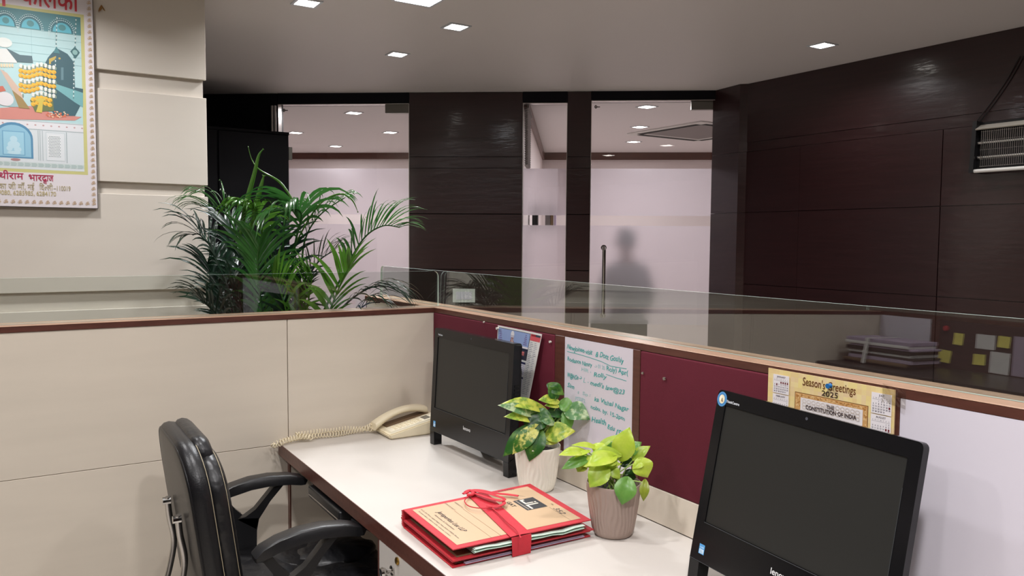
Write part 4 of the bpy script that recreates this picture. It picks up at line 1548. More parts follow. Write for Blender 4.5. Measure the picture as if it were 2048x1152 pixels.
b = B()
hx = (wv / 2, 0, 0)
seq = []
for i in range(10):
    f = i / 9
    x = -0.362 - 0.038 * f
    seq.append(((x, FY + 0.0035 - 0.283 * f, ZH + 0.0036 + (ZO - ZH) * f + 0.0006 + LIFT * 0.56 * (1 - f)), hx))
b.slab(band(seq), (0, 0, 0.0009))
b.build('top_band', 'ribbon_red', rb, smooth=True)
b = B()
y = FY - 0.282
pts_ = [(y - 0.0008, ZO + 0.0040), (y - 0.003, 0.785), (y - 0.0025, 0.775), (y - 0.0028, 0.762), (y - 0.0022, 0.7512)]
b.slab([[(-0.400 + sx * wv / 2 * (1 - 0.02 * i), yy, zz) for sx in (-1, -0.33, 0.33, 1)] for i, (yy, zz) in enumerate(pts_)], (0, -0.001, 0))
b.build('front_band', 'ribbon_red', rb, smooth=True)
b = B()
y = FY + 0.0165
b.slab([[(-0.360 + sx * wv / 2, yy, zz) for sx in (-1, 0, 1)] for yy, zz in ((FY + 0.002, ZH + 0.0046 + LIFT * 0.56), (y, 0.788), (y + 0.001, 0.770), (y, 0.7515))], (0, 0.001, 0))
b.build('back_band', 'ribbon_red', rb, smooth=True)


def bow(px, r, name, zoff, flat=0.35, tip=None):
    pts = []
    for i, p in enumerate(px):
        x, yv = 780 + p[0] / 4.876, 940 + p[1] / 4.876
        q = at(x, yv, 2, ZH + 0.0085 + LIFT * 0.6 + (p[2] if len(p) > 2 else 0) + zoff)
        pts.append(q)
    sp = spline(pts, 6)
    B().tube(sp, r, 8, flat=flat, up=(0, 0, 1)).build(name, 'ribbon_red', rb, smooth=True, angle=70)
    return sp


bow([(700, 235), (780, 200, .004), (880, 200, .006), (1000, 225, .004), (1120, 235, .001), (1240, 250)], 0.0052, 'ribbon_tail', 0.0)
bow([(790, 215, .002), (880, 250, .004), (1000, 285, .004), (1090, 300, .002), (1105, 330), (1030, 355), (940, 345)], 0.0048, 'bow_loop', 0.001)
bow([(800, 205, .004), (930, 225, .008), (1060, 260, .006), (1110, 285, .003), (1060, 300, .001), (930, 262, .001)], 0.0048, 'bow_loop', 0.003)
bow([(760, 250), (720, 300), (760, 350), (860, 372), (970, 365), (1050, 335, .001)], 0.0014, 'bow_cord', 0.0, 1.0)
bow([(985, 365), (1070, 430), (1160, 510), (1250, 580), (1300, 660)], 0.0016, 'bow_cord', -0.002, 1.0)
bow([(720, 225), (760, 205, .003), (800, 215, .004), (790, 240, .003), (745, 245, .001)], 0.0065, 'knot', 0.0, 0.6)
a_ = at(780 + 1235 / 4.876, 940 + 249 / 4.876, 2, ZH + 0.0065)
b_ = at(780 + 1310 / 4.876, 940 + 263 / 4.876, 2, ZH + 0.0055)
B().tube([a_, (a_ + b_) / 2, b_], 0.0012, 6).build('lace_tip', 'wire_black', rb)

for o_ in (file1, file2, rb):
    o_.location.xy = o_.location.xy
    o_.rotation_euler = (0, 0, -0.03)

# ================================================================== CALENDARS AND PINS
def pin(p, d, m_, label, r=0.0035, L=0.009, group='push pins in the maroon boards'):
    """p on the board, d outwards"""
    x = p[0]
    b = B()
    b.lathe(p, [(0.0008, 0.0), (0.0008, -L * 0.35), (r, -L * 0.38), (r * 0.95, -L * 0.5), (r * 0.6, -L * 0.6), (r * 0.65, -L * 0.85), (r, -L * 0.92), (r, -L), (0.0001, -L)], 14, axis='x')
    tag(b.build('push_pin', m_, None, smooth=True), label, 'push pin', group)


# court calendar, one edge curling off the board
cal = thing('wall_calendar', (-0.01, -0.62, 0.93), 'printed year calendar with a blue header photo, pinned behind the far computer', 'calendar')
cw, ch = 0.272, 0.245


def calw(u, v):
    # u along -y, v downward negative; hangs with its foot swung left
    y = -0.484 - u - 0.23 * v * 0.55 * (u / cw) * -0.2
    sw = -v * 0.26 * (u / cw)
    return Vector((-0.0085 - 0.010 * (u / cw) ** 2 - 0.012 * (-v / ch), -0.484 - u + sw, 1.1745 + v - 0.001 * u))


b = B()
rows = [[calw(cw * i / 10, -ch * k / 8) for i in range(11)] for k in range(9)]
b.slab(rows, (0.0012, 0, 0))
b.build('sheets', 'paper_white', cal)
ink = Ink((0, 0, 0), (0, -1, 0), (0, 0, 1), (-1, 0, 0), warp=calw)
DK = (34, 40, 62)


def seg_rect(u0, v0, u1, v1, c, l, n=8):
    for i in range(n):
        ink.rect(u0 + (u1 - u0) * i / n, v0, u0 + (u1 - u0) * (i + 1) / n, v1, c, l)


seg_rect(0.004, -0.0055, 0.206, -0.062, DK, 0)
seg_rect(0.0055, -0.007, 0.2045, -0.050, (150, 170, 214), 1)
seg_rect(0.0055, -0.050, 0.2045, -0.056, (232, 226, 230), 1)
for uc in (0.022, 0.182):     # engraved emblems
    for k, (dw, dv) in enumerate(((0.004, -0.012), (0.006, -0.018), (0.008, -0.024), (0.007, -0.030), (0.010, -0.036), (0.012, -0.042))):
        ink.rect(uc - dw, dv, uc + dw, dv - 0.003, (120, 110, 160), 2)
ink.ell(0.098, -0.020, 0.011, 0.012, (228, 226, 230), 3, 14)
ink.rect(0.088, -0.022, 0.108, -0.030, (200, 196, 206), 3)
ink.rect(0.090, -0.030, 0.106, -0.040, (130, 60, 60), 3)
ink.rect(0.086, -0.040, 0.110, -0.050, (160, 96, 90), 3)
ink.rect(0.094, -0.032, 0.097, -0.050, (230, 220, 214), 4)
ink.rect(0.101, -0.032, 0.104, -0.050, (230, 220, 214), 4)
seg_rect(0.004, -0.062, 0.206, -0.092, (60, 58, 70), 1)
ink.rect(0.100, -0.066, 0.186, -0.078, (214, 122, 122), 3)
ink.text('COURT CALENDAR 2025', 0.103, -0.0755, 0.008, (120, 40, 44), 4, width=0.08)
ink.rect(0.100, -0.082, 0.186, -0.088, (40, 44, 66), 3)
seg_rect(0.209, -0.0055, 0.270, -0.026, (214, 92, 100), 1, 3)
ink.rect(0.213, -0.0055, 0.240, -0.012, (150, 40, 50), 2)
ink.rect(0.240, -0.0055, 0.268, -0.012, (60, 70, 84), 2)
for k in range(30):
    v = -0.031 - 0.0056 * k
    if v < -0.2:
        break
    ink.rect(0.212, v, 0.212 + 0.016 + 0.004 * ((k * 7) % 3), v - 0.0014, (130, 130, 150), 1)
    ink.rect(0.240, v, 0.240 + 0.012 + 0.003 * ((k * 5) % 4), v - 0.0014, (150, 150, 166), 1)
ink.rect(0.2068, -0.0055, 0.2076, -0.236, (90, 90, 106), 1)
for r_ in range(3):
    for c_ in range(4):
        u0 = 0.006 + 0.0505 * c_
        v0 = -0.098 - 0.047 * r_
        ink.rect(u0, v0, u0 + 0.047, v0 - 0.0065, (130, 50, 56) if c_ % 2 == 0 else (40, 44, 84), 2)
        ink.rect(u0, v0 - 0.0065, u0 + 0.047, v0 - 0.043, (226, 222, 232), 1)
        for i in range(5):
            for j in range(7):
                if (i == 0 and j < (r_ + c_) % 5):
                    continue
                ink.rect(u0 + 0.003 + 0.0061 * j, v0 - 0.011 - 0.0062 * i, u0 + 0.006 + 0.0061 * j, v0 - 0.0136 - 0.0062 * i, (140, 60, 70) if j == 0 else (110, 112, 140), 2)
ink.build('print', cal)
pin((-0.010, -0.4965, 1.166), None, 'pin_white', 'white push pin at the top left corner of the court calendar', 0.0045, 0.012)
pin((-0.0065, -0.790, 1.155), None, 'pin_white', 'white push pin in the maroon board right of the court calendar', 0.0035, 0.008)
pin((-0.0065, -0.395, 1.177), None, 'pin_white', 'white push pin above the far computer, left of the court calendar', 0.003, 0.006)
p = at(1331, 757, 0, -0.0065)
pin(p, None, 'steel', 'small metal pin in the maroon board between white board and right computer', 0.004, 0.006)
p = at(1287, 746, 0, -0.0065)
pin(p, None, 'steel', 'metal pin at the left edge of the second maroon board', 0.0032, 0.005)

# Season's Greetings calendar
cs = thing('wall_calendar', (-0.012, -1.73, 0.9), 'cream Seasons Greetings 2025 calendar pinned behind the right computer', 'calendar')
CW2, CH2 = 0.283, 0.30
CY, CZ = -1.588, 1.1915
simple_box('sheet', (-0.0085, CY - CW2, CZ - CH2), (-0.0070, CY, CZ), 'kraft', cs)
ink = Ink((-0.0085, CY, CZ), (0, -1, 0), (0, 0, 1), (-1, 0, 0))
for i in range(30):
    for j in range(30):
        q_ = rnd.random()
        c = (236 + 6 * q_, 208 + 14 * q_, 146 + 20 * rnd.random())
        ink.rect(CW2 * i / 30, -CH2 * j / 30, CW2 * (i + 1) / 30, -CH2 * (j + 1) / 30, c, 0)
BR = (112, 66, 34)
ink.text("Season's Greetings", 0.146, -0.0225, 0.0235, BR, 2, 'C', width=0.118, jit=0.02, bold=0.0002)
ink.text('2025', 0.1495, -0.0360, 0.0150, (70, 52, 48), 2, 'C', width=0.036, jit=0.02, bold=0.0003)
ink.rect(0.069, -0.0385, 0.232, -CH2, (120, 74, 36), 1)
ink.rect(0.0703, -0.0398, 0.2307, -CH2, (214, 166, 106), 2)
for k in range(90):
    a = rnd.random()
    ink.ell(0.073 + 0.155 * a, -0.0418 - 0.005 * rnd.random(), 0.0022, 0.0012, (184, 128, 70) if k % 2 else (232, 196, 140), 3, 6)
    ink.ell(0.0725 + 0.009 * rnd.random(), -0.045 - 0.18 * a, 0.0016, 0.0018, (184, 128, 70) if k % 2 else (232, 196, 140), 3, 6)
    ink.ell(0.2235 + 0.0055 * rnd.random(), -0.045 - 0.18 * a, 0.0016, 0.0018, (184, 128, 70) if k % 2 else (232, 196, 140), 3, 6)
ink.rect(0.0835, -0.0480, 0.2215, -CH2, (238, 232, 232), 4)
for k in range(12):
    for m_ in range(3):
        cx_ = 0.0925 + 0.0108 * k
        for rr in (0.0050, 0.0036):
            pts = [(cx_ + rr * math.cos(math.radians(a)), -0.0545 - 0.0065 * m_ + 0.8 * rr * math.sin(math.radians(a))) for a in range(0, 361, 45)]
            ink.line(pts, 0.0005, (208, 194, 182), 5)
ink.text('THE', 0.1530, -0.0600, 0.0100, (60, 40, 42), 6, 'C', width=0.016, jit=0.02, bold=0.0003)
ink.text('CONSTITUTION OF INDIA', 0.1530, -0.0695, 0.0115, (56, 38, 42), 6, 'C', width=0.112, jit=0.02, bold=0.0004)
ink.ell(0.152, -0.088, 0.0145, 0.0125, (120, 50, 40), 6)
for u0, names in ((0.0150, ('JANUARY', 'FEBRUARY', 'MARCH', 'APRIL')), (0.2385, ('JULY', 'AUGUST', 'SEPTEMBER', 'OCTOBER'))):
    for m_, nm in enumerate(names):
        v0 = -0.0100 - 0.0405 * m_
        ink.rect(u0, v0, u0 + 0.0400, v0 - 0.0390, (240, 234, 236), 3)
        ink.text(nm, u0 + 0.0200, v0 - 0.0062, 0.0050, (96, 84, 96), 4, 'C', bold=0.0002)
        ink.rect(u0 + 0.002, v0 - 0.0122, u0 + 0.038, v0 - 0.0126, (130, 120, 130), 4)
        for j, dch in enumerate('SMTWTFS'):
            ink.text(dch, u0 + 0.0042 + 0.0053 * j, v0 - 0.0112, 0.0036, (130, 120, 130), 4, 'C')
        st_ = (3, 6, 6, 2)[m_] if u0 < 0.1 else (2, 5, 1, 3)[m_]
        for dday in range(31):
            cell = dday + st_
            i, j = cell // 7, cell % 7
            dark = (m_ == 0 and u0 < 0.1 and dday in (0, 1, 2, 3, 5)) or (u0 > 0.1 and m_ == 1 and dday in (14, 15, 22)) or (u0 > 0.1 and m_ == 0 and dday == 18)
            uu, vv_ = u0 + 0.0042 + 0.0053 * j, v0 - 0.0150 - 0.0047 * i
            if dark:
                ink.rect(uu - 0.0016, vv_ + 0.0010, uu + 0.0016, vv_ - 0.0032, (110, 30, 40), 4)
            else:
                ink.text(str(dday + 1), uu, vv_ - 0.0022, 0.0038, (96, 90, 104), 4, 'C', bold=0.0002)
ink.build('print', cs)
p = at(1664, 771, 0, -0.0098)
pin(p, None, 'pin_blue', 'blue push pin through the cream greetings calendar', 0.0050, 0.014)
b = B()
rows = []
for i in range(7):
    rows.append([(-0.0105 - 0.0012 * ((i + k) % 2) - 0.0015 * rnd.random(), -1.848 - 0.0075 * i, 1.2005 - 0.0068 * k - 0.001 * i) for k in range(6)])
b.slab(rows, (0.0003, 0, 0))
tag(b.build('adhesive_tape', 'tape_film'), 'crumpled clear tape at the top right corner of the greetings calendar', 'tape')

# ================================================================== POSTER
py = YC - 0.0205
pt = thing('wall_poster', (-1.36, py, 1.57), 'large framed shrine poster with Hindi lettering on the cream wall, top left', 'poster')
XR_, ZB_ = -1.0700, 1.567
PW, PH = 0.575, 0.99
shear = 0.0
simple_box('frame', (XR_ - PW, py, ZB_), (XR_, YC - 0.0006, CEIL - 0.004 if ZB_ + PH > CEIL - 0.004 else ZB_ + PH), 'poster_edge', pt, 0.001, 1)
ink = Ink((XR_ - PW, py, ZB_), (1, 0, 0), (0, 0, 1), (0, -1, 0))
ink.pale = 0.16  # white haze over the poster, mixed into the print colours
ZT = CEIL - 0.006 - ZB_


def pp(x, y):
    """photo pixel on the poster face -> poster u, v"""
    q = at(x, y, 1, py)
    return q.x - (XR_ - PW), q.z - ZB_


def prect(x0, y0, x1, y1, c, l):
    ink.poly([pp(x0, y1), pp(x1, y1), pp(x1, y0), pp(x0, y0)], c, l)


ink.rect(0.003, 0.003, PW - 0.003, ZT, (226, 218, 222), 0)
u1, v0_ = pp(176, 350)
uC = PW / 2
mg = PW - u1
v1 = pp(162, 29)[1]
ink.rect(mg, v0_, PW - mg, v1, (200, 196, 120), 1)
g_ = 0.012
IU0, IU1, IV0, IV1 = mg + g_, PW - mg - g_, v0_ + g_, v1 - g_
ink.rect(IU0, IV0, IU1, IV1, (176, 214, 216), 2)
# marble plinth lower half
vp = pp(90, 243)[1]
ink.rect(IU0, IV0, IU1, vp, (214, 222, 226), 3)
ink.rect(IU0, vp - 0.030, IU1, vp - 0.004, (226, 226, 230), 4)
k = 0
u = IU0 + 0.012
while u < IU1:
    ink.ell(u, vp - 0.016, 0.0035, 0.003, (190, 150, 150), 5, 8)
    u += 0.026
ink.rect(IU0, vp - 0.034, IU1, vp - 0.032, (150, 166, 170), 5)
ink.rect(IU0, vp - 0.004, IU1, vp - 0.002, (150, 166, 170), 5)
# lower moulding
ink.rect(IU0, IV0 + 0.010, IU1, IV0 + 0.026, (196, 210, 208), 4)
u = IU0
while u < IU1 - 0.02:
    ink.poly([(u, IV0 + 0.010), (u + 0.014, IV0 + 0.010), (u + 0.02, IV0 + 0.018), (u + 0.014, IV0 + 0.024), (u, IV0 + 0.024)], (170, 190, 188), 5)
    u += 0.022
# arched niche in blue in the middle
nc = pp(28, 300)[0]
ink.poly([(nc - 0.062, IV0 + 0.04), (nc + 0.062, IV0 + 0.04)] + [(nc + 0.062 * math.cos(math.radians(a)), IV0 + 0.115 + 0.058 * math.sin(math.radians(a))) for a in range(0, 181, 12)], (70, 130, 170), 5)
ink.poly([(nc - 0.055, IV0 + 0.045), (nc + 0.055, IV0 + 0.045)] + [(nc + 0.055 * math.cos(math.radians(a)), IV0 + 0.113 + 0.050 * math.sin(math.radians(a))) for a in range(0, 181, 12)], (134, 190, 216), 6)
ink.rect(nc - 0.036, IV0 + 0.050, nc + 0.036, IV0 + 0.140, (96, 158, 196), 7)
ink.rect(nc - 0.033, IV0 + 0.053, nc + 0.033, IV0 + 0.137, (150, 204, 226), 8)
for (du, dv, ru, rv) in ((0, 0.11, .012, .012), (0, 0.09, .02, .014), (-0.014, 0.075, .010, .010), (0.012, 0.072, .012, .010), (0, 0.06, .022, .006)):
    ink.ell(nc + du, IV0 + dv, ru, rv, (186, 222, 236), 9, 14)
ink.ell(nc + 0.004, IV0 + 0.034, 0.016, 0.005, (170, 120, 120), 7, 10)
# pillars and pierced screen
for s_ in (1, -1):
    f = lambda du: nc + s_ * du
    for du in (0.078, 0.084, 0.092):
        a, b2 = sorted((f(du), f(du + 0.0025)))
        ink.rect(a, IV0 + 0.034, b2, vp - 0.036, (166, 180, 184), 6)
    a, b2 = sorted((f(0.104), f(0.168)))
    ink.rect(a, IV0 + 0.036, b2, vp - 0.040, (190, 204, 208), 5)
    a, b2 = sorted((f(0.106), f(0.166)))
    ink.rect(a, IV0 + 0.038, b2, vp - 0.042, (222, 228, 232), 6)
    a, b2 = sorted((f(0.112), f(0.152)))
    ink.rect(a, IV0 + 0.050, b2, vp - 0.050, (232, 236, 238), 7)
    for i in range(22):
        for j in range(8):
            uu = f(0.1145 + 0.0052 * j + (0.0026 if i % 2 else 0))
            vv_ = IV0 + 0.053 + 0.0058 * i
            if vv_ < vp - 0.053 and (0.112 < abs(uu - nc) < 0.1525):
                ink.poly([(uu - 0.0021, vv_), (uu, vv_ - 0.0017), (uu + 0.0021, vv_), (uu, vv_ + 0.0017)], (58, 84, 92), 8)
    a, b2 = sorted((f(0.172), f(0.1745)))
    ink.rect(a, IV0 + 0.03, b2, vp - 0.036, (150, 168, 172), 6)
# red cloth, walls, dark doorway
ink.poly([pp(-30, 218), pp(60, 212), pp(110, 228), pp(163, 234), pp(150, 241), pp(-30, 238)], (206, 128, 116), 5)
ink.rect(IU0, pp(100, 62)[1] - 0.001, IU1, IV1, (58, 120, 128), 4)
va = pp(100, 62)[1]
for x0, x1 in ((-70, -20), (-12, 36), (36, 86), (98, 150)):
    a0, b0 = pp(x0, 62)
    a1, _ = pp(x1, 62)
    cxm, rx = (a0 + a1) / 2, (a1 - a0) / 2
    ink.poly([(cxm - rx, va), (cxm + rx, va)] + [(cxm + rx * math.cos(math.radians(t)), va + 0.052 * math.sin(math.radians(t))) for t in range(0, 181, 15)], (36, 96, 108), 5)
    ink.poly([(cxm - rx * .72, va), (cxm + rx * .72, va)] + [(cxm + rx * .72 * math.cos(math.radians(t)), va + 0.036 * math.sin(math.radians(t))) for t in range(0, 181, 15)], (74, 176, 196), 6)
    ink.ell(cxm, va + 0.018, rx * .3, 0.012, (60, 128, 132), 7, 9)
    for t in range(0, 181, 9):
        ink.ell(cxm + rx * .9 * math.cos(math.radians(t)), va + 0.045 * math.sin(math.radians(t)), 0.0026, 0.0018, (206, 232, 232), 7, 6)
        ink.ell(cxm + rx * 1.02 * math.cos(math.radians(t)), va + 0.052 * math.sin(math.radians(t)), 0.0020, 0.0015, (206, 232, 232), 7, 6)
    for m_ in range(5):
        ink.ell(a0, va - 0.002 - 0.004 * m_, 0.003, 0.0015, (206, 232, 232), 7, 6)
ink.rect(IU0, va - 0.003, IU1, va - 0.001, (90, 150, 156), 5)
for i in range(4):
    vv_ = va - 0.03 - 0.03 * i
    ink.rect(IU0, vv_, IU1, vv_ + 0.0012, (156, 200, 204), 4)
ink.rect(pp(63, 100)[0], va - 0.14, pp(63, 100)[0] + 0.0015, va - 0.003, (150, 194, 198), 4)
ink.rect(pp(111, 100)[0], va - 0.14, pp(111, 100)[0] + 0.0015, va - 0.003, (150, 194, 198), 4)
ink.poly([pp(108, 232), pp(84, 170), pp(86, 135), pp(96, 115), pp(113, 96), pp(135, 108), pp(148, 125), pp(150, 175), pp(166, 178), pp(166, 200), pp(150, 232)], (46, 82, 92), 5)
ink.poly([pp(112, 168), pp(166, 186), pp(166, 215), pp(150, 205), pp(112, 178)], (104, 168, 172), 6)
ink.poly([pp(122, 135), pp(127, 135), pp(127, 160), pp(122, 160)], (84, 122, 132), 6)
ink.poly([pp(98, 118), pp(112, 112), pp(112, 118), pp(102, 124), pp(102, 128), pp(98, 128)], (186, 160, 70), 6)
ink.ell(*pp(119, 117), 0.004, 0.004, (186, 160, 70), 6, 8)
# hanging chains and lamp
for x0, y0, x1, y1 in ((114, 32, 112, 96), (152, 36, 150, 98), (148, 115, 147, 200), (111, 118, 110, 170)):
    n_ = int(abs(y1 - y0) / 4)
    for i in range(n_):
        ink.ell(*pp(x0 + (x1 - x0) * i / n_, y0 + (y1 - y0) * i / n_), 0.0022, 0.0034, (220, 232, 228) if i % 2 else (70, 110, 112), 8, 6)
c0 = pp(150, 106)
ink.poly([(c0[0], c0[1] + 0.024), (c0[0] + 0.016, c0[1] + 0.004), (c0[0], c0[1] - 0.022), (c0[0] - 0.016, c0[1] + 0.004)], (46, 92, 96), 9)
ink.ell(c0[0], c0[1] + 0.002, 0.009, 0.010, (130, 176, 172), 10, 10)
c0 = pp(113, 100)
ink.poly([(c0[0], c0[1] + 0.014), (c0[0] + 0.011, c0[1] - 0.012), (c0[0] - 0.011, c0[1] - 0.012)], (60, 120, 126), 9)
# marigold garlands
for i in range(9):
    for j in range(9):
        x = 42 + 8.2 * j
        yv = 132 + 9.5 * i + 3 * math.sin(j)
        if x > 108 or (x < 60 and yv > 190) or (yv > 195 and x > 100):
            continue
        wht_ = (i % 3 == 0) or (i == 5 and j > 4)
        ink.ell(*pp(x, yv), 0.0085 if not wht_ else 0.006, 0.0085, (232, 178, 50) if not wht_ else (226, 228, 220), 9 + (i + j) % 2, 8)
        if wht_:
            ink.ell(*pp(x + 4, yv + 2), 0.003, 0.007, (120, 140, 120), 11, 6)
        else:
            ink.ell(*pp(x + 2, yv + 2), 0.004, 0.003, (206, 136, 30), 11, 6)
ink.poly([pp(60, 200), pp(105, 190), pp(108, 222), pp(70, 224)], (92, 104, 60), 8)
ink.poly([pp(72, 224), pp(84, 226), pp(86, 204), pp(92, 198), pp(80, 196), pp(70, 200), pp(78, 205)], (208, 184, 70), 12)
for i in range(40):
    a = rnd.random() * 6.28
    r_ = rnd.random() ** 0.5
    ink.ell(*pp(114 + 22 * r_ * math.cos(a), 229 + 6 * r_ * math.sin(a)), 0.0035, 0.003, (214, 104, 70) if i % 3 else (230, 196, 160), 9, 6)
# draped cloths on the left
ink.poly([pp(-30, 96), pp(14, 98), pp(34, 118), pp(34, 126), pp(-30, 124)], (224, 226, 222), 8)
ink.poly([pp(12, 96), pp(40, 110), pp(64, 112), pp(66, 126), pp(34, 124)], (70, 96, 104), 8)
ink.poly([pp(-30, 138), pp(8, 140), pp(22, 168), pp(34, 196), pp(48, 214), pp(20, 214), pp(-30, 190)], (150, 186, 190), 7)
ink.poly([pp(0, 138), pp(14, 146), pp(38, 176), pp(52, 212), pp(38, 212), pp(24, 180)], (206, 176, 156), 9)
ink.poly([pp(24, 180), pp(44, 196), pp(60, 218), pp(38, 216)], (150, 122, 70), 10)
ink.poly([pp(-30, 176), pp(6, 172), pp(12, 182), pp(-30, 190)], (196, 96, 76), 9)
ink.ell(*pp(10, 198), 0.028, 0.026, (222, 218, 220), 9, 14)
ink.ell(*pp(8, 85), 0.026, 0.018, (226, 232, 226), 8, 14)
for i in range(7):
    ink.ell(*pp(-8 + 5.5 * i, 131), 0.004, 0.008, (224, 206, 170), 9, 7)
# lettering
RED = (204, 62, 74)
hb = pp(157, 24)
ink.text('कालका', hb[0], hb[1], 0.100, RED, 3, 'R', width=abs(pp(42, 10)[0] - hb[0]), bold=0.0018)
ink.text('माँ', pp(20, 14)[0], pp(20, 14)[1], 0.100, RED, 3, 'R', bold=0.0018)
ink.text('जय', pp(-52, 14)[0], pp(20, 14)[1], 0.100, RED, 3, 'R', bold=0.0018)
e0, e1 = pp(107, 363), pp(50, 361)
w2 = abs(e0[0] - pp(57, 361)[0])
MG = (176, 48, 84)
wa = ink.text('ाज', e0[0], e0[1], 0.036, MG, 3, 'R', width=w2 * 0.28, bold=0.0007)
wc = ink.text('भारद', e0[0] - wa + 0.001, e0[1], 0.036, MG, 3, 'R', width=w2 * 0.72, bold=0.0007)
ink.text('व', e0[0] - wa + 0.001, e0[1] - 0.011, 0.022, MG, 4, 'R', bold=0.0006)
e2 = pp(47, 359)
w3 = ink.text('थीराम', e2[0], e2[1], 0.036, MG, 3, 'R', bold=0.0007)
gvs = glyphs('त')
ink.text('त', e2[0] - w3 + 0.001, e2[1], 0.036, MG, 3, 'R', width=0.017, clip=gvs[2] + (gvs[3] - gvs[2]) * 0.86, bold=0.0007)
ink.text('पं. न', e2[0] - w3 - 0.018, e2[1], 0.036, MG, 3, 'R', bold=0.0007)
GR = (178, 166, 132)
e3 = pp(141, 381)
w4 = ink.text('–110019', e3[0], e3[1] - 0.002, 0.026, GR, 3, 'R', width=abs(e3[0] - pp(107, 381)[0]), bold=0.0004)
wt = abs(pp(106, 381)[0] - pp(57, 381)[0])
wl_ = ink.text('ली', e3[0] - w4 - 0.002, e3[1] - 0.002, 0.030, GR, 3, 'R', width=wt * 0.24, bold=0.0004)
gl = glyphs('ल')
wh = ink.text('ल', e3[0] - w4 - 0.002 - wl_ + 0.003, e3[1] - 0.002, 0.030, GR, 3, 'R', width=wt * 0.15, clip=gl[2] + (gl[3] - gl[2]) * 0.78, bold=0.0004)
wd2 = ink.text('िद', e3[0] - w4 - 0.002 - wl_ - wh + 0.003, e3[1] - 0.002, 0.030, GR, 3, 'R', width=wt * 0.20, bold=0.0004)
ink.text('नई', e3[0] - w4 - 0.004 - wt + wt * 0.27, e3[1] - 0.002, 0.030, GR, 3, 'R', width=wt * 0.27, bold=0.0004)
ink.text('का जी माँ,', pp(51, 380)[0], e3[1] - 0.002, 0.030, GR, 3, 'R', width=0.085, bold=0.0004)
ink.text('काल', pp(-3, 380)[0], e3[1] - 0.002, 0.030, GR, 3, 'R', bold=0.0004)
e4 = pp(112, 392)
ink.text('9080, 6285985, 6284170', e4[0], e4[1] - 0.001, 0.024, (190, 176, 130), 3, 'R', width=abs(e4[0] - pp(-3, 391)[0]), bold=0.0004)
# border of om signs
OMC = (196, 164, 120)
ov = pp(100, 405)[1]
u = PW - 0.016
while u > 0.02:
    ink.text('ॐ', u, ov - 0.008, 0.0175, OMC, 2, 'C', bold=0.0003)
    u -= 0.0225
v = ov + 0.014
while v < ZT - 0.01:
    ink.text('ॐ', PW - 0.016, v - 0.008, 0.0175, OMC, 2, 'C', bold=0.0003)
    ink.text('ॐ', 0.018, v - 0.008, 0.0175, OMC, 2, 'C', bold=0.0003)
    v += 0.0225
ink.build('print', pt)

# dried sprig pinned to the cream wall, tiny nail at poster edge
q = at(203, 18, 1, YC - 0.006)
b = B()
for k in range(7):
    a = rnd.uniform(-0.9, 0.9)
    b.tube([q + Vector((0, 0, 0.015)), q + Vector((0.010 * a, -0.002, 0.0)), q + Vector((0.016 * a, -0.003, -0.02 * rnd.random()))], [0.0015, 0.0028, 0.0008], 5)
tag(b.build('dried_sprig', 'dried', None, smooth=True), 'tiny dried flower sprig stuck to the cream wall right of the poster', 'sprig')
# ================================================================== OFFICE CHAIR
ch_ = thing('office_chair', (-0.72, -0.5, 0), 'black leather office chair with pale stitching and chrome back bars, at the desk', 'chair')


def rr_outline(y0, y1, z0, z1, rt, rb_, n=8):
    o = []
    for cy, cz, r, a in ((y1 - rt, z1 - rt * 1.0, rt, 0), (y0 + rt, z1 - rt, rt, 90), (y0 + rb_, z0 + rb_, rb_, 180), (y1 - rb_, z0 + rb_, rb_, 270)):
        o += [(cy + r * math.cos(math.radians(a + 90 * i / n)), cz + r * math.sin(math.radians(a + 90 * i / n))) for i in range(n + 1)]
    return o


def pillow(b, out, xf, thick, rnd_, bulge, steps=6):
    """padded slab: out = outline in y-z, xf(z, y) = x of its rear face, thickness towards +x"""
    cy = sum(p[0] for p in out) / len(out)
    cz = sum(p[1] for p in out) / len(out)
    hy = max(p[0] for p in out) - cy
    hz = max(p[1] for p in out) - cz
    rings = []

    def ring(ins, xo):
        r = []
        for y, z in out:
            y2 = cy + (y - cy) * (1 - ins / hy)
            z2 = cz + (z - cz) * (1 - ins / hz)
            r.append(b.bm.verts.new((xf(z2, y2) + xo, y2, z2)))
        rings.append(r)
    for f in (0.95, 0.7, 0.45, 0.22):
        ring(rnd_ + (min(hy, hz) - rnd_) * f, -bulge * (1 - (f) ** 2) * 0.15)
    for i in range(steps + 1):
        a = math.pi * i / steps
        ring(rnd_ * (1 - math.sin(a)), thick / 2 * (1 - math.cos(a)))
    for f in (0.22, 0.45, 0.7, 0.95):
        ring(rnd_ + (min(hy, hz) - rnd_) * f, thick + bulge * (1 - (1 - f) ** 2))
    n = len(out)
    fs = []
    for i in range(len(rings) - 1):
        for k in range(n):
            fs.append(b.bm.faces.new((rings[i][k], rings[i][(k + 1) % n], rings[i + 1][(k + 1) % n], rings[i + 1][k])))
    fs.append(b.bm.faces.new(rings[0]))
    fs.append(b.bm.faces.new(list(reversed(rings[-1]))))
    b._tag(fs)
    return rings


def xrear(z, y=-0.5):
    return -1.012 + (0.80 - z) * 0.13 + 0.02 * (z - 0.75) ** 2 - 0.30 * max(0, z - 0.88) ** 2 + 0.10 * (y + 0.5) ** 2


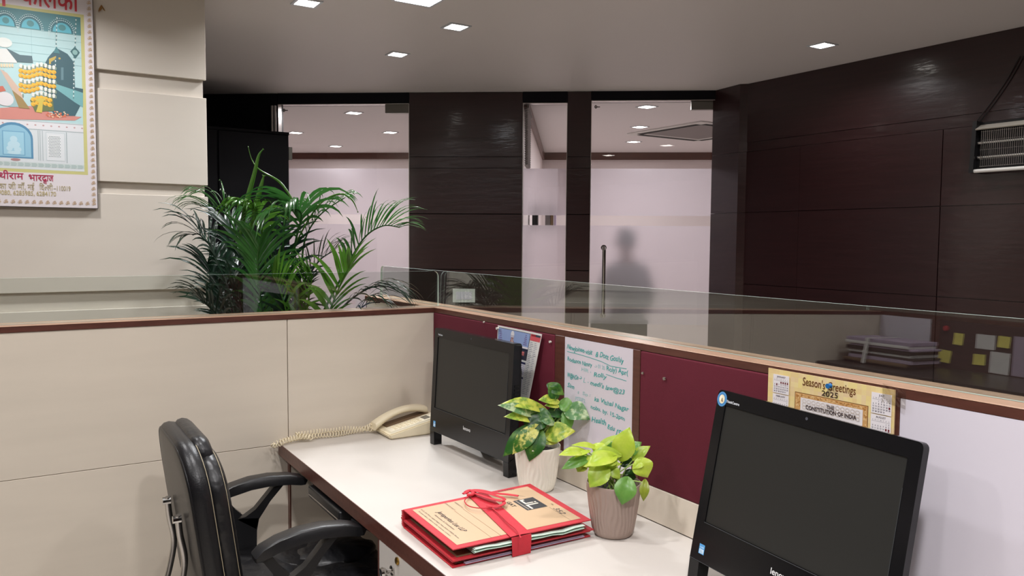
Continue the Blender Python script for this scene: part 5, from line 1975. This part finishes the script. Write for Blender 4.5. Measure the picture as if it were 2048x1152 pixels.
b = B()
o1 = rr_outline(-0.735, -0.265, 0.47, 0.952, 0.13, 0.05)
pillow(b, o1, xrear, 0.055, 0.022, 0.0)
b.build('backrest_shell', 'black_leather', ch_, smooth=True, angle=180)
b = B()
o2 = rr_outline(-0.722, -0.278, 0.50, 0.925, 0.11, 0.05)
pillow(b, o2, lambda z, y: xrear(z, y) + 0.036, 0.062, 0.026, 0.012)
b.build('backrest_cushion', 'black_leather_soft', ch_, smooth=True, angle=180)
b = B()
o4 = rr_outline(-0.66, -0.34, 0.80, 0.958, 0.05, 0.05)
pillow(b, o4, lambda z, y: xrear(z, y) + 0.036, 0.050, 0.022, 0.01)
b.build('head_pad', 'black_leather_soft', ch_, smooth=True, angle=180)


def seam(out, xo, r, name, m_, ins=0.0):
    cy = sum(p[0] for p in out) / len(out)
    cz = sum(p[1] for p in out) / len(out)
    pts = []
    for y, z in out + out[:1]:
        y2 = cy + (y - cy) * (1 - ins)
        z2 = cz + (z - cz) * (1 - ins)
        pts.append((xrear(z2, y2) + xo, y2, z2))
    B().tube(pts, r, 5).build(name, m_, ch_, smooth=True)


seam(o1, 0.004, 0.0042, 'piping', 'black_leather', 0.055)
seam(o1, 0.0475, 0.0009, 'stitching', 'stitch', 0.020)
seam(o2, 0.086, 0.0008, 'stitching', 'stitch', 0.020)
# chrome back bars
for y in (-0.585, -0.42):
    sgn = 1 if y > -0.5 else -1
    p = spline([(xrear(0.75) - 0.012, y, 0.752), (xrear(0.70) - 0.014, y + 0.004, 0.70), (xrear(0.62) - 0.014, y + 0.006, 0.63), (xrear(0.55) - 0.035, y + 0.004, 0.56), (xrear(0.5) - 0.062, y, 0.49),
                (-1.05, y, 0.42), (-0.98, y, 0.39), (-0.86, y, 0.385), (-0.72, y, 0.385)], 6)
    B().tube(p, 0.0095, 12, flat=0.8).build('back_bar', 'steel', ch_, smooth=True)
    B().tube([(xrear(0.755) - 0.004, y, 0.742), (xrear(0.755) - 0.024, y, 0.742)], 0.010, 10).build('bolt', 'chrome', ch_, smooth=True)
# seat
b = B()
zo = rr_outline(-0.745, -0.255, -0.90, -0.415, 0.09, 0.06)
cy_, cx_ = -0.5, -0.66
rings = []
for ins, z in ((0.5, 0.418), (0.06, 0.418), (0.0, 0.44), (-0.01, 0.465), (0.0, 0.49), (0.05, 0.508), (0.2, 0.516), (0.5, 0.514), (0.9, 0.510)):
    rings.append([b.bm.verts.new((cx_ + (x - cx_) * (1 - ins), cy_ + (y - cy_) * (1 - ins), z + (0.008 * math.sin(y * 60) * math.sin(x * 42) if z > 0.505 else 0) - 0.10 * max(0, x + 0.50) * (z > 0.48))) for y, x in zo])
n = len(zo)
for i in range(len(rings) - 1):
    for k in range(n):
        b.bm.faces.new((rings[i][k], rings[i][(k + 1) % n], rings[i + 1][(k + 1) % n], rings[i + 1][k]))
b.bm.faces.new(rings[0])
b.bm.faces.new(rings[-1])
b.build('seat', 'black_leather_soft', ch_, smooth=True, angle=180)
# gathered pads on the seat
for (cx, cy, rx, ry, a0) in ((-0.62, -0.60, 0.12, 0.085, 0.3), (-0.55, -0.42, 0.13, 0.10, -0.2), (-0.78, -0.50, 0.09, 0.15, 0.0)):
    b = B()
    rows = []
    for i in range(9):
        f = i / 8
        row = []
        for k in range(25):
            a = 2 * math.pi * k / 24
            r = math.sin(f * math.pi / 2)
            x = cx + rx * r * math.cos(a + a0)
            y = cy + ry * r * math.sin(a + a0)
            row.append((x, y, 0.500 + 0.026 * math.cos(f * math.pi / 2) + 0.003 * math.sin(a * 9) * r))
        rows.append(row)
    b.grid(rows)
    b.build('seat_pad', 'black_leather_soft', ch_, smooth=True, angle=180)
# armrests
for y0, dx in ((-0.775, 0.0), (-0.278, 0.0)):
    top = [(-0.872, 0.672), (-0.855, 0.690), (-0.815, 0.708), (-0.76, 0.720), (-0.70, 0.722), (-0.64, 0.715), (-0.60, 0.703), (-0.583, 0.690), (-0.590, 0.676)]
    bot = [(-0.605, 0.676), (-0.64, 0.684), (-0.70, 0.690), (-0.76, 0.687), (-0.82, 0.674), (-0.855, 0.660), (-0.870, 0.660)]
    b = B()
    prof = top + bot
    yy = []
    n = len(prof)
    cx = sum(p[0] for p in prof) / n
    cz = sum(p[1] for p in prof) / n
    rings = []
    for dy, s_ in ((0.0, 0.86), (0.003, 0.95), (0.009, 1.0), (0.044, 1.0), (0.050, 0.95), (0.053, 0.86)):
        rings.append([b.bm.verts.new((x + (cx - x) * (1 - s_) * 0.15 + dx, y0 + dy, cz + (z - cz) + ((0.69 - z) * (1 - s_)) )) for x, z in prof])
    for i in range(len(rings) - 1):
        for k in range(n):
            b.bm.faces.new((rings[i][k], rings[i][(k + 1) % n], rings[i + 1][(k + 1) % n], rings[i + 1][k]))
    b.bm.faces.new(rings[0])
    b.bm.faces.new(list(reversed(rings[-1])))
    arm = b.build('armrest', 'black_plastic', ch_, smooth=True, angle=50)
    b = B()
    ya = y0 + 0.012
    for poly in ([(-0.868, 0.668), (-0.850, 0.655), (-0.825, 0.618), (-0.800, 0.600), (-0.785, 0.612), (-0.805, 0.632), (-0.835, 0.676)],
                 [(-0.800, 0.600), (-0.775, 0.604), (-0.745, 0.622), (-0.690, 0.682), (-0.655, 0.688), (-0.700, 0.640), (-0.735, 0.590), (-0.745, 0.560)],
                 [(-0.822, 0.616), (-0.800, 0.600), (-0.785, 0.6), (-0.735, 0.592), (-0.742, 0.555), (-0.744, 0.47), (-0.742, 0.41), (-0.808, 0.41), (-0.812, 0.50), (-0.808, 0.56)]):
        b.prism([(x, ya, z) for x, z in poly], (0, 0.028, 0))
    b.build('bracket', 'black_plastic', arm, smooth=True, angle=40)
    simple_box('bracket_foot', (-0.81, min(ya, -0.5 + 0.1 * (1 if ya > -0.5 else -1)), 0.398), (-0.74, max(ya + 0.028, -0.5 + 0.1 * (1 if ya > -0.5 else -1)), 0.4175), 'black_plastic', arm)
# mechanism, column, star base, castors
simple_box('mechanism', (-0.78, -0.60, 0.36), (-0.58, -0.40, 0.3975), 'black_matte', ch_, 0.006, 2)
B().lathe((-0.68, -0.5, 0.1), [(0.03, 0.0), (0.03, 0.10), (0.018, 0.102), (0.018, 0.26), (0.0001, 0.26)], 20).build('gas_column', 'black_matte', ch_, smooth=True)
for k in range(5):
    a = 2 * math.pi * k / 5 + 0.3
    dx, dy = math.cos(a), math.sin(a)
    B().tube([(-0.68 + 0.02 * dx, -0.5 + 0.02 * dy, 0.12), (-0.68 + 0.15 * dx, -0.5 + 0.15 * dy, 0.11), (-0.68 + 0.28 * dx, -0.5 + 0.28 * dy, 0.085)], [0.028, 0.022, 0.016], 8, flat=0.7).build('base_leg', 'black_plastic', ch_, smooth=True)
    cw_ = B()
    for s_ in (-1, 1):
        c0 = Vector((-0.68 + 0.285 * dx - dy * 0.014 * s_, -0.5 + 0.285 * dy + dx * 0.014 * s_, 0.027))
        cw_.tube([c0 - Vector((-dy, dx, 0)) * 0.009, c0 + Vector((-dy, dx, 0)) * 0.009], 0.027, 16)
    cw_.tube([(-0.68 + 0.285 * dx, -0.5 + 0.285 * dy, 0.027), (-0.68 + 0.285 * dx, -0.5 + 0.285 * dy, 0.085)], 0.006, 8)
    cw_.build('castor', 'black_matte', ch_, smooth=True)

# ================================================================== PALM
pm = thing('palm_plant', (-0.22, 0.62, 0), 'bushy green areca palm rising behind the low cream partition', 'potted plant')
PX, PYY = -0.22, 0.62
B().lathe((PX, PYY, 0.0), [(0.12, 0.0), (0.13, 0.01), (0.155, 0.28), (0.165, 0.30), (0.165, 0.32), (0.15, 0.32), (0.145, 0.29)], 32).build('pot', 'pot_taupe', pm, smooth=True)
B().lathe((PX, PYY, 0.28), [(0.143, 0.0), (0.143, 0.008), (0.0001, 0.012)], 24).build('soil', 'soil', pm)


def frond(ctrl, leaf_len, n, wid, mname, t0=0.25, droop=0.5, up=0.0, side_bias=0.0, spread=1.0, seed=0, end_frac=0.35):
    rr = random.Random(seed)
    sp = spline(ctrl, 12)
    b = B()
    b.tube(sp, [0.005 * (1 - 0.75 * i / (len(sp) - 1)) + 0.0008 for i in range(len(sp))], 5)
    N0 = len(sp) - 1
    for i in range(n):
        f = t0 + (1 - t0) * i / (n - 1)
        j = min(N0 - 1, int(f * N0))
        p = sp[j].lerp(sp[j + 1], f * N0 - j)
        tg = (sp[min(j + 1, N0)] - sp[max(j - 1, 0)]).normalized()
        sd = tg.cross(Vector((0, 0, 1)))
        if sd.length < 0.15:
            sd = tg.cross(_d)
        sd.normalize()
        upv = sd.cross(tg).normalized()
        g_ = (i / (n - 1))
        env = (0.55 + 0.9 * g_ - 1.15 * g_ * g_ + end_frac * 0)
        env = max(0.28, min(1, 0.5 + 1.6 * g_ * (1 - g_) * 1.3 - 0.15 * g_))
        for s_ in (-1, 1):
            L = leaf_len * env * rr.uniform(0.85, 1.12)
            ang = math.radians(rr.uniform(38, 55)) * (1 - 0.45 * g_) * spread
            d = tg * math.cos(ang) + sd * (s_ * math.sin(ang)) + upv * (0.25 + up + rr.uniform(-0.15, 0.15))
            d.normalize()
            w_ = wid * rr.uniform(0.95, 1.35)
            rows = []
            q = p.copy()
            K = 7
            for k in range(K + 1):
                t = k / K
                wk = w_ * (0.35 + 1.2 * t - 0.2 * t * t if t < 0.35 else 0.75 * (1 - ((t - 0.35) / 0.65) ** 1.6) + 0.02)
                lat = d.cross(upv)
                if lat.length < 1e-3:
                    lat = sd
                lat.normalize()
                nn = lat.cross(d)
                rows.append([q - lat * wk / 2 + nn * wk * 0.12, q, q + lat * wk / 2 + nn * wk * 0.12])
                q = q + d * (L / K)
                d = (d + Vector((0, 0, -1)) * droop * 1.7 * (0.10 + 0.34 * t) * rr.uniform(0.8, 1.2)).normalized()
            b.grid(rows)
    return b.build('frond', mname, pm, smooth=True, angle=180)


D0 = 3.03


def fp(lst):
    return [dep(x, y, D0 + d) for x, y, d in lst]


FR = [  # control points in the photograph's pixels with depth offset from the palm's distance
    ([(560, 760, 0), (575, 620, 0), (590, 490, -.02), (603, 432, -.05), (585, 418, -.10), (540, 425, -.16)], .30, 17, .018, 'palm_a', .50, .75, .0),
    ([(600, 760, 0), (635, 650, 0), (680, 560, -.0), (725, 480, .02), (765, 452, .03), (800, 455, .04)], .24, 20, .017, 'palm_a', .45, .42, .35),
    ([(600, 780, 0), (630, 700, -.05), (660, 620, -.12), (685, 560, -.16), (700, 535, -.18)], .22, 15, .020, 'palm_b', .35, .28, .1),
    ([(540, 760, 0), (520, 640, 0), (490, 520, 0), (460, 440, .0), (430, 415, -.02), (400, 412, -.04)], .24, 18, .015, 'palm_a', .42, .62, .2),
    ([(550, 760, 0), (545, 640, 0), (530, 520, -.02), (520, 440, -.05), (505, 420, -.08), (480, 410, -.10)], .17, 17, .016, 'palm_b', .5, .9, .1),
    ([(560, 760, 0), (560, 640, .05), (565, 520, .06), (570, 440, .06), (585, 420, .06), (610, 415, .08)], .15, 14, .013, 'palm_a', .5, .9, .1),
    ([(520, 780, 0), (480, 660, 0), (450, 560, .02), (425, 500, .02), (400, 470, .02), (385, 470, 0)], .24, 16, .016, 'palm_c', .38, .55, .1),
    ([(520, 780, 0), (490, 690, 0), (455, 610, .05), (430, 560, .08), (415, 530, .1)], .26, 18, .018, 'palm_c', .25, .45, .2),
    ([(530, 780, 0), (510, 660, .05), (500, 560, .1), (480, 490, .14), (450, 450, .18)], .28, 18, .018, 'palm_c', .3, .5, .2),
    ([(540, 780, 0), (530, 680, -.05), (520, 590, -.10), (515, 520, -.14), (520, 490, -.16)], .24, 18, .018, 'palm_a', .3, .45, .2),
    ([(550, 780, 0), (560, 690, .08), (560, 600, .1), (555, 520, .12), (540, 460, .14)], .26, 18, .018, 'palm_c', .25, .5, .2),
    ([(570, 780, 0), (585, 690, 0), (600, 620, .02), (615, 560, .04), (640, 520, .04), (670, 500, .04)], .22, 14, .012, 'palm_c', .4, .35, .1),
    ([(580, 790, 0), (620, 700, 0), (680, 620, .02), (730, 580, .04), (770, 572, .04), (800, 585, .04)], .20, 15, .012, 'palm_c', .45, .55, -.1),
    ([(590, 790, 0), (640, 720, .0), (690, 650, -.02), (730, 610, -.03), (760, 605, -.04)], .20, 12, .012, 'palm_c', .45, .6, .0),
    ([(560, 780, 0), (580, 680, .1), (600, 560, .12), (610, 480, .12), (640, 430, .12), (690, 395, .14)], .20, 12, .011, 'palm_a', .6, .8, .1),
    ([(520, 790, 0), (470, 700, -.06), (440, 640, -.1), (415, 610, -.14), (400, 600, -.16)], .20, 14, .013, 'palm_c', .4, .5, .1),
    ([(560, 790, 0), (570, 700, -.06), (575, 640, -.08), (560, 580, -.10), (545, 550, -.12)], .22, 16, .018, 'palm_b', .35, .35, .2),
    ([(575, 790, 0), (590, 700, -.04), (610, 640, -.06), (620, 580, -.06), (625, 550, -.06)], .20, 16, .018, 'palm_b', .3, .25, .3),
    ([(540, 790, 0), (520, 700, .0), (490, 640, .0), (470, 590, .0), (465, 560, .0)], .24, 18, .018, 'palm_c', .25, .4, .2),
    ([(545, 790, 0), (540, 700, .15), (520, 620, .2), (490, 560, .24), (455, 520, .28)], .28, 18, .02, 'palm_c', .2, .5, .2),
    ([(555, 790, 0), (565, 720, -.02), (580, 660, -.02), (590, 620, -.04), (600, 590, -.06)], .22, 16, .02, 'palm_c', .25, .35, .1),
    ([(530, 790, 0), (500, 720, .05), (470, 660, .08), (440, 620, .12), (425, 600, .12)], .26, 18, .02, 'palm_c', .2, .4, .2),
]
for i, (c, L, n, wd_, m_, t0, dr, up_) in enumerate(FR):
    frond(fp(c), L, n, wd_, m_, t0, dr, up_, seed=i + 3)
# unopened spears and long single blades
for c, r in (([(480, 470, -.05), (492, 410, -.05), (508, 350, -.05), (517, 312, -.05), (527, 298, -.05)], (.006, .011, .008, .005, .001)),
             ([(500, 480, -.08), (510, 420, -.08), (520, 380, -.08), (528, 350, -.08)], (.006, .010, .009, .002)),
             ([(600, 430, -.02), (588, 405, -.02), (560, 365, -.02), (520, 340, -.02), (504, 320, -.02), (496, 292, -.02)], (.001, .004, .005, .0025, .0016, .0008)),
             ([(520, 640, 0), (560, 560, 0), (600, 470, 0), (640, 408, 0), (680, 388, 0), (704, 400, 0), (716, 425, 0)], (.003, .003, .003, .003, .004, .003, .0006))):
    sp_ = spline(fp(c), 6)
    rad_ = [r[min(int(i / 6), len(r) - 2)] * (1 - (i / 6) % 1) + r[min(int(i / 6) + 1, len(r) - 1)] * ((i / 6) % 1) for i in range(len(sp_))]
    B().tube(sp_, rad_, 6, flat=0.35, up=tuple(_d)).build('young_frond', 'palm_b', pm, smooth=True, angle=180)
for k in range(8):
    a = k * 0.785
    B().tube([(PX + 0.05 * math.cos(a), PYY + 0.05 * math.sin(a), 0.29), (PX + 0.03 * math.cos(a) + 0.02, PYY + 0.05 * math.sin(a), 0.6), (PX + 0.05 * math.cos(a) - 0.04, PYY + 0.06 * math.sin(a), 1.05)], [0.012, 0.010, 0.006], 8).build('stem', 'palm_trunk', pm, smooth=True)

# ================================================================== WALL HEATER
hy0, hy1 = -0.605, -1.12
hz0, hz1 = 1.800, 2.052
ht = thing('wall_heater', (XR - 0.05, (hy0 + hy1) / 2, hz0), 'black and silver wall heater with two tubes behind a wire grille, right edge', 'heater')
xb, xf_ = XR - 0.0015, XR - 0.085
simple_box('housing', (XR - 0.03, hy1, hz0 + 0.01), (xb, hy0, hz1 - 0.005), 'heater_black', ht, 0.002, 1)
for y in (hy0, hy1 + 0.02):
    B().hexa([(xf_, y - 0.020, hz0), (xb, y - 0.020, hz0), (xb, y, hz0), (xf_, y, hz0), (xf_ + 0.02, y - 0.020, hz1), (xb, y - 0.020, hz1), (xb, y, hz1), (xf_ + 0.02, y, hz1)]).build('end_cap', 'heater_black', ht)
B().hexa([(xf_ + 0.004, hy1 + 0.022, hz1 - 0.042), (xf_ + 0.010, hy1 + 0.022, hz1 - 0.046), (xf_ + 0.010, hy0 - 0.021, hz1 - 0.046), (xf_ + 0.004, hy0 - 0.021, hz1 - 0.042),
          (xb - 0.002, hy1 + 0.022, hz1 - 0.004), (xb, hy1 + 0.022, hz1 - 0.010), (xb, hy0 - 0.021, hz1 - 0.010), (xb - 0.002, hy0 - 0.021, hz1 - 0.004)]).build('top_visor', 'heater_silver', ht)
B().tube([(xf_ + 0.014, hy1 + 0.021, hz0 + 0.008), (xf_ + 0.014, hy0 - 0.0205, hz0 + 0.008)], 0.009, 12).build('lower_rail', 'paper_white', ht, smooth=True)
B().hexa([(xf_ + 0.035, hy1 + 0.022, hz0 + 0.02), (xb - 0.03, hy1 + 0.022, hz0 + 0.03), (xb - 0.03, hy0 - 0.021, hz0 + 0.03), (xf_ + 0.035, hy0 - 0.021, hz0 + 0.02),
          (xf_ + 0.055, hy1 + 0.022, hz1 - 0.05), (xb - 0.03, hy1 + 0.022, hz1 - 0.05), (xb - 0.03, hy0 - 0.021, hz1 - 0.05), (xf_ + 0.055, hy0 - 0.021, hz1 - 0.05)]).build('reflector', 'heater_black', ht)
for z in (hz0 + 0.075, hz0 + 0.145):
    tb = B().tube([(xf_ + 0.034, hy1 + 0.03, z), (xf_ + 0.034, hy0 - 0.026, z)], 0.0045, 12).build('heating_tube', 'tube_glass', ht, smooth=True)
    B().tube([(xf_ + 0.034, hy0 - 0.024, z), (xf_ + 0.034, hy0 - 0.045, z)], 0.009, 12).build('tube_cap', 'steel', tb, smooth=True)
b = B()
y = hy0 - 0.045
for z in (hz0 + 0.03, hz0 + 0.065, hz0 + 0.11, hz0 + 0.155, hz1 - 0.055):
    b.tube([(xf_ + 0.0215, hy1 + 0.03, z), (xf_ + 0.0215, hy0 - 0.04, z)], 0.0011, 5)
b.build('grille_rail', 'steel', ht)
while y > hy1 + 0.03:
    B().tube([(xf_ + 0.019, y, hz0 + 0.026), (xf_ + 0.019, y, hz1 - 0.05)], 0.0014, 5).build('grille_wire', 'steel', ht)
    y -= 0.0095
for d_ in (0.0, 0.014):
    pts = [at(1953 + d_ * 500, 243, 0, XR - 0.006), at(1985 + d_ * 500, 202, 0, XR - 0.004), at(2015 + d_ * 500, 158, 0, XR - 0.004), at(2040 + d_ * 500, 112, 0, XR - 0.006)]
    B().tube(spline(pts, 4), 0.0022, 6).build('power_cord', 'wire_black', ht, smooth=True)

# ================================================================== PERSON BEHIND THE RIGHT DOOR
def person(origin, face, height):
    t = thing('person', origin, 'person in dark clothes, a blurred shape behind the right frosted door', 'person')
    k = height / 1.55
    fw = Vector(face).normalized()
    sd = Vector((fw.y, -fw.x, 0))
    O = Vector(origin)

    def P(s, f, z):
        return O + sd * (s * k) + fw * (f * k) + Vector((0, 0, z * k))
    pts, rad, ed = [], [], []

    def add(p, r, par=None):
        pts.append(p)
        rad.append(r * k)
        if par is not None:
            ed.append((par, len(pts) - 1))
        return len(pts) - 1
    pel = add(P(0, 0, 0.84), 0.13)
    ab = add(P(0, 0, 0.98), 0.125, pel)
    chs = add(P(0, 0.0, 1.14), 0.14, ab)
    nk = add(P(0, 0.0, 1.28), 0.055, chs)
    hd0 = add(P(0, 0.015, 1.36), 0.062, nk)
    for s in (-1, 1):
        sh = add(P(0.155 * s, 0, 1.215), 0.056, chs)
        el = add(P(0.215 * s, 0.02, 0.97), 0.044, sh)
        wr_ = add(P(0.185 * s, 0.14, 0.80), 0.030, el)
        pa = add(P(0.175 * s, 0.19, 0.755), 0.030, wr_)
        for j in range(4):
            b0 = add(P((0.155 + 0.013 * j) * s, 0.215, 0.735), 0.009, pa)
            add(P((0.155 + 0.013 * j) * s, 0.235, 0.70), 0.007, b0)
        th = add(P(0.145 * s, 0.19, 0.735), 0.010, pa)
        add(P(0.14 * s, 0.21, 0.71), 0.008, th)
        hp = add(P(0.085 * s, 0, 0.80), 0.092, pel)
        kn = add(P(0.095 * s, 0.015, 0.44), 0.060, hp)
        an = add(P(0.100 * s, -0.01, 0.08), 0.040, kn)
        add(P(0.105 * s, 0.13, 0.035), 0.034, an)
    me = bpy.data.meshes.new('body')
    me.from_pydata([tuple(p) for p in pts], ed, [])
    o = bpy.data.objects.new('body', me)
    C.objects.link(o)
    sk = o.modifiers.new('skin', 'SKIN')
    for i, r in enumerate(rad):
        me.skin_vertices[0].data[i].radius = (r, r)
    me.skin_vertices[0].data[0].use_root = True
    ss = o.modifiers.new('sub', 'SUBSURF')
    ss.levels = 1
    ss.render_levels = 1
    dg = bpy.context.evaluated_depsgraph_get()
    m2 = bpy.data.meshes.new_from_object(o.evaluated_get(dg))
    bpy.data.objects.remove(o)
    m2.materials.clear()
    for m_ in ('shirt_dark', 'trouser', 'skin'):
        m2.materials.append(M[m_])
    for p in m2.polygons:
        z = (p.center.z) / k
        p.material_index = 2 if (z > 1.29 or z < 0.80 and abs((p.center - O).dot(sd)) > 0.135 * k) else (1 if z < 0.86 else 0)
    body = link_mesh('body', m2, t, True, 180)
    # head with face, ears, hair
    hc = P(0, 0.02, 1.435)
    b = B()
    n, m = 20, 14
    rows = []
    for i in range(m + 1):
        th = math.pi * i / m
        row = []
        for j in range(n + 1):
            ph = 2 * math.pi * j / n
            x, y, z = math.sin(th) * math.cos(ph), math.sin(th) * math.sin(ph), math.cos(th)
            w_ = 0.072 * (1 - 0.22 * max(0, -z))
            dpt = 0.09
            f_ = y * dpt
            if y > 0.75 and abs(x) < 0.25:
                f_ += 0.016 * max(0, 1 - abs(z + 0.12) * 4) * (1 - abs(x) * 4)      # nose
                f_ += 0.004 * max(0, 1 - abs(z + 0.55) * 7)                           # mouth
            if y > 0.6 and 0.2 < abs(x) < 0.6:
                f_ -= 0.007 * max(0, 1 - abs(z - 0.02) * 5)                           # eye sockets
            row.append(hc + sd * (x * w_ * k) + fw * (f_ * k) + Vector((0, 0, z * 0.112 * k)))
        rows.append(row)
    b.use('skin')
    b.grid(rows)
    for s in (-1, 1):
        e = hc + sd * (0.072 * s * k) + Vector((0, 0, -0.005 * k))
        b.tube([e + Vector((0, 0, 0.026 * k)), e + sd * (0.010 * s * k), e - Vector((0, 0, 0.026 * k))], [0.006 * k, 0.012 * k, 0.006 * k], 8)
    head = b.build('head', None, t, smooth=True, angle=180)
    b = B()
    for s in (-1, 1):
        e = hc + sd * (0.030 * s * k) + fw * (0.077 * k) + Vector((0, 0, 0.004 * k))
        b.tube([e - sd * 0.010 * k, e, e + sd * 0.010 * k], [0.002 * k, 0.006 * k, 0.002 * k], 8)
    b.build('eyes', 'hair', head, smooth=True)
    b = B()
    rows = []
    for i in range(9):
        th = math.pi * 0.56 * i / 8
        row = []
        for j in range(n + 1):
            ph = 2 * math.pi * j / n
            x, y, z = math.sin(th) * math.cos(ph), math.sin(th) * math.sin(ph), math.cos(th)
            if y > 0 and z < 0.55:
                z = max(z, 0.50)
            row.append(hc + sd * (x * 0.080 * k) + fw * (min(y, 0.75) * 0.098 * k) + Vector((0, 0, z * 0.122 * k)))
        rows.append(row)
    b.grid(rows)
    b.build('hair', 'hair', t, smooth=True, angle=180)
    return t


pw_ = W(3.05, -0.75, 0)
person((pw_.x, pw_.y, 0), (-DW.x * 0.4 - NR.x, -DW.y * 0.4 - NR.y, 0), 1.56)

# ================================================================== OPPOSITE WORKPLACE (seen mirrored in the screen glass)
XO = -2.8
po = thing('low_partition', (XO - 0.05, -1.6, 0), 'far left low partition with white and brown boards, seen only mirrored in the glass', 'partition')
simple_box('core', (XO - TH + 0.0125, -3.7, 0.08), (XO - 0.0125, TH, CB), 'cream_laminate', po)
simple_box('base_skirting', (XO - TH + 0.008, -3.7, 0), (XO - 0.008, TH, 0.0795), 'wood_trim_side', po)
simple_box('white_board', (XO - 0.012, -0.298, 0.08), (XO + 0.003, -0.0005, CB - 0.001), 'whiteboard', po)
simple_box('post', (XO - 0.012, -0.350, 0.08), (XO + 0.006, -0.2985, CB - 0.0005), 'wood_trim', po)
simple_box('fabric_panel', (XO - 0.012, -3.7, 0.08), (XO + 0.006, -0.351, CB - 0.0015), 'board_brown', po, 0.003, 1)
b = B()
b.use('wood_trim_side')
b.box((XO - TH - 0.003, -3.7, CB), (XO + 0.003, TH + 0.003, CT))
b.build('cap', None, po)
oc = thing('low_counter', (-2.5, -1.8, 0), 'dark low counter along the far left partition, seen only mirrored in the glass', 'counter')
simple_box('carcass', (XO + 0.02, -3.6, 0.0), (-2.25, -0.30, 0.895), 'counter_dark', oc)
simple_box('carcass', (XO + 0.02, -0.2995, 0.0), (-2.25, -0.01, 0.895), 'counter_dark', oc)
simple_box('worktop', (XO + 0.008, -3.6, 0.8955), (-2.22, -0.005, 0.925), 'counter_dark', oc, 0.003, 1)


def note(y, z, wy, hz, m_, label, rot=0.0, cat='note', nm='sticky_note', grp='paper notes mirrored in the glass'):
    b = B()
    c = Vector((XO + 0.0075, y, z))
    ca, sa = math.cos(rot), math.sin(rot)
    rows = []
    for j in range(4):
        rows.append([])
        for i in range(4):
            a, d = (i / 3 - 0.5) * wy, (j / 3 - 0.5) * hz
            rows[-1].append((c.x + 0.006 * (1 - j / 3) ** 2 * (1 if m_ == 'note_yellow' else 0.3), c.y + a * ca - d * sa, c.z + a * sa + d * ca))
    b.slab(rows, (0.0006, 0, 0))
    tag(b.build(nm, m_), label, cat, grp)


note(-0.453, 1.085, 0.050, 0.062, 'note_yellow', 'yellow note mirrored in the glass, top left of its group', 0.03)
note(-0.385, 0.985, 0.066, 0.066, 'note_yellow', 'yellow note mirrored in the glass, bottom left beside the wall joint', 0.08)
note(-0.680, 1.095, 0.058, 0.058, 'note_yellow', 'yellow note mirrored in the glass, top right beside the white paper', 0.02)
note(-0.565, 0.990, 0.060, 0.056, 'note_yellow', 'yellow note mirrored in the glass, bottom middle under the white paper', -0.04)
note(-0.590, 1.085, 0.095, 0.075, 'paper_white', 'small white paper mirrored in the glass among the yellow notes', 0.0, 'paper', 'pinned_paper')
note(-0.665, 0.985, 0.095, 0.110, 'paper_white', 'white paper mirrored in the glass below the top right yellow note', 0.02, 'paper', 'pinned_paper')
note(-0.800, 1.030, 0.150, 0.200, 'paper_lilac', 'large printed sheet mirrored in the glass at the right edge', 0.0, 'paper', 'pinned_paper')
b = B()
b.lathe((XO + 0.0065, -0.385, 1.135), [(0.012, 0.0), (0.016, 0.006), (0.012, 0.012), (0.0001, 0.014)], 10, axis='x')
tag(b.build('paper_flower', 'folder_red', None, smooth=True), 'small red rosette mirrored in the glass above the yellow notes', 'rosette')

z = 0.9255
cols = ['counter_dark', 'kraft_dark', 'paper_lilac', 'counter_dark', 'paper_white', 'counter_dark', 'paper_lilac', 'paper_white', 'paper_lilac']
for i, c_ in enumerate(cols):
    th_ = 0.011 + 0.004 * ((i * 7) % 3)
    dx, dy = rnd.uniform(-0.012, 0.012), rnd.uniform(-0.02, 0.02)
    bb_ = simple_box('file_folder', (-2.66 + dx, -0.42 + dy, z), (-2.40 + dx, -0.06 + dy, z + th_), c_, None, 0.002, 1)
    tag(bb_, '%s folder of the pile mirrored in the glass' % (('lowest', 'second from the bottom', 'third from the bottom', 'fourth from the bottom', 'middle', 'fourth from the top', 'third from the top', 'second from the top', 'top')[i]), 'file folder', 'pile of files mirrored in the glass')
    z += th_ + 0.0006
b = B()
b.box((-2.675, -0.205, z + 0.0005), (-2.385, -0.185, z + 0.0015))
b.box((-2.3835, -0.205, 0.93), (-2.3825, -0.185, z + 0.0015), rot=Matrix.Rotation(0.15, 4, 'X'), piv=(-2.383, -0.195, z))
tag(b.build('white_tape', 'paper_white'), 'white tape tied round the pile of files mirrored in the glass', 'tape')

bpy.context.view_layer.update()
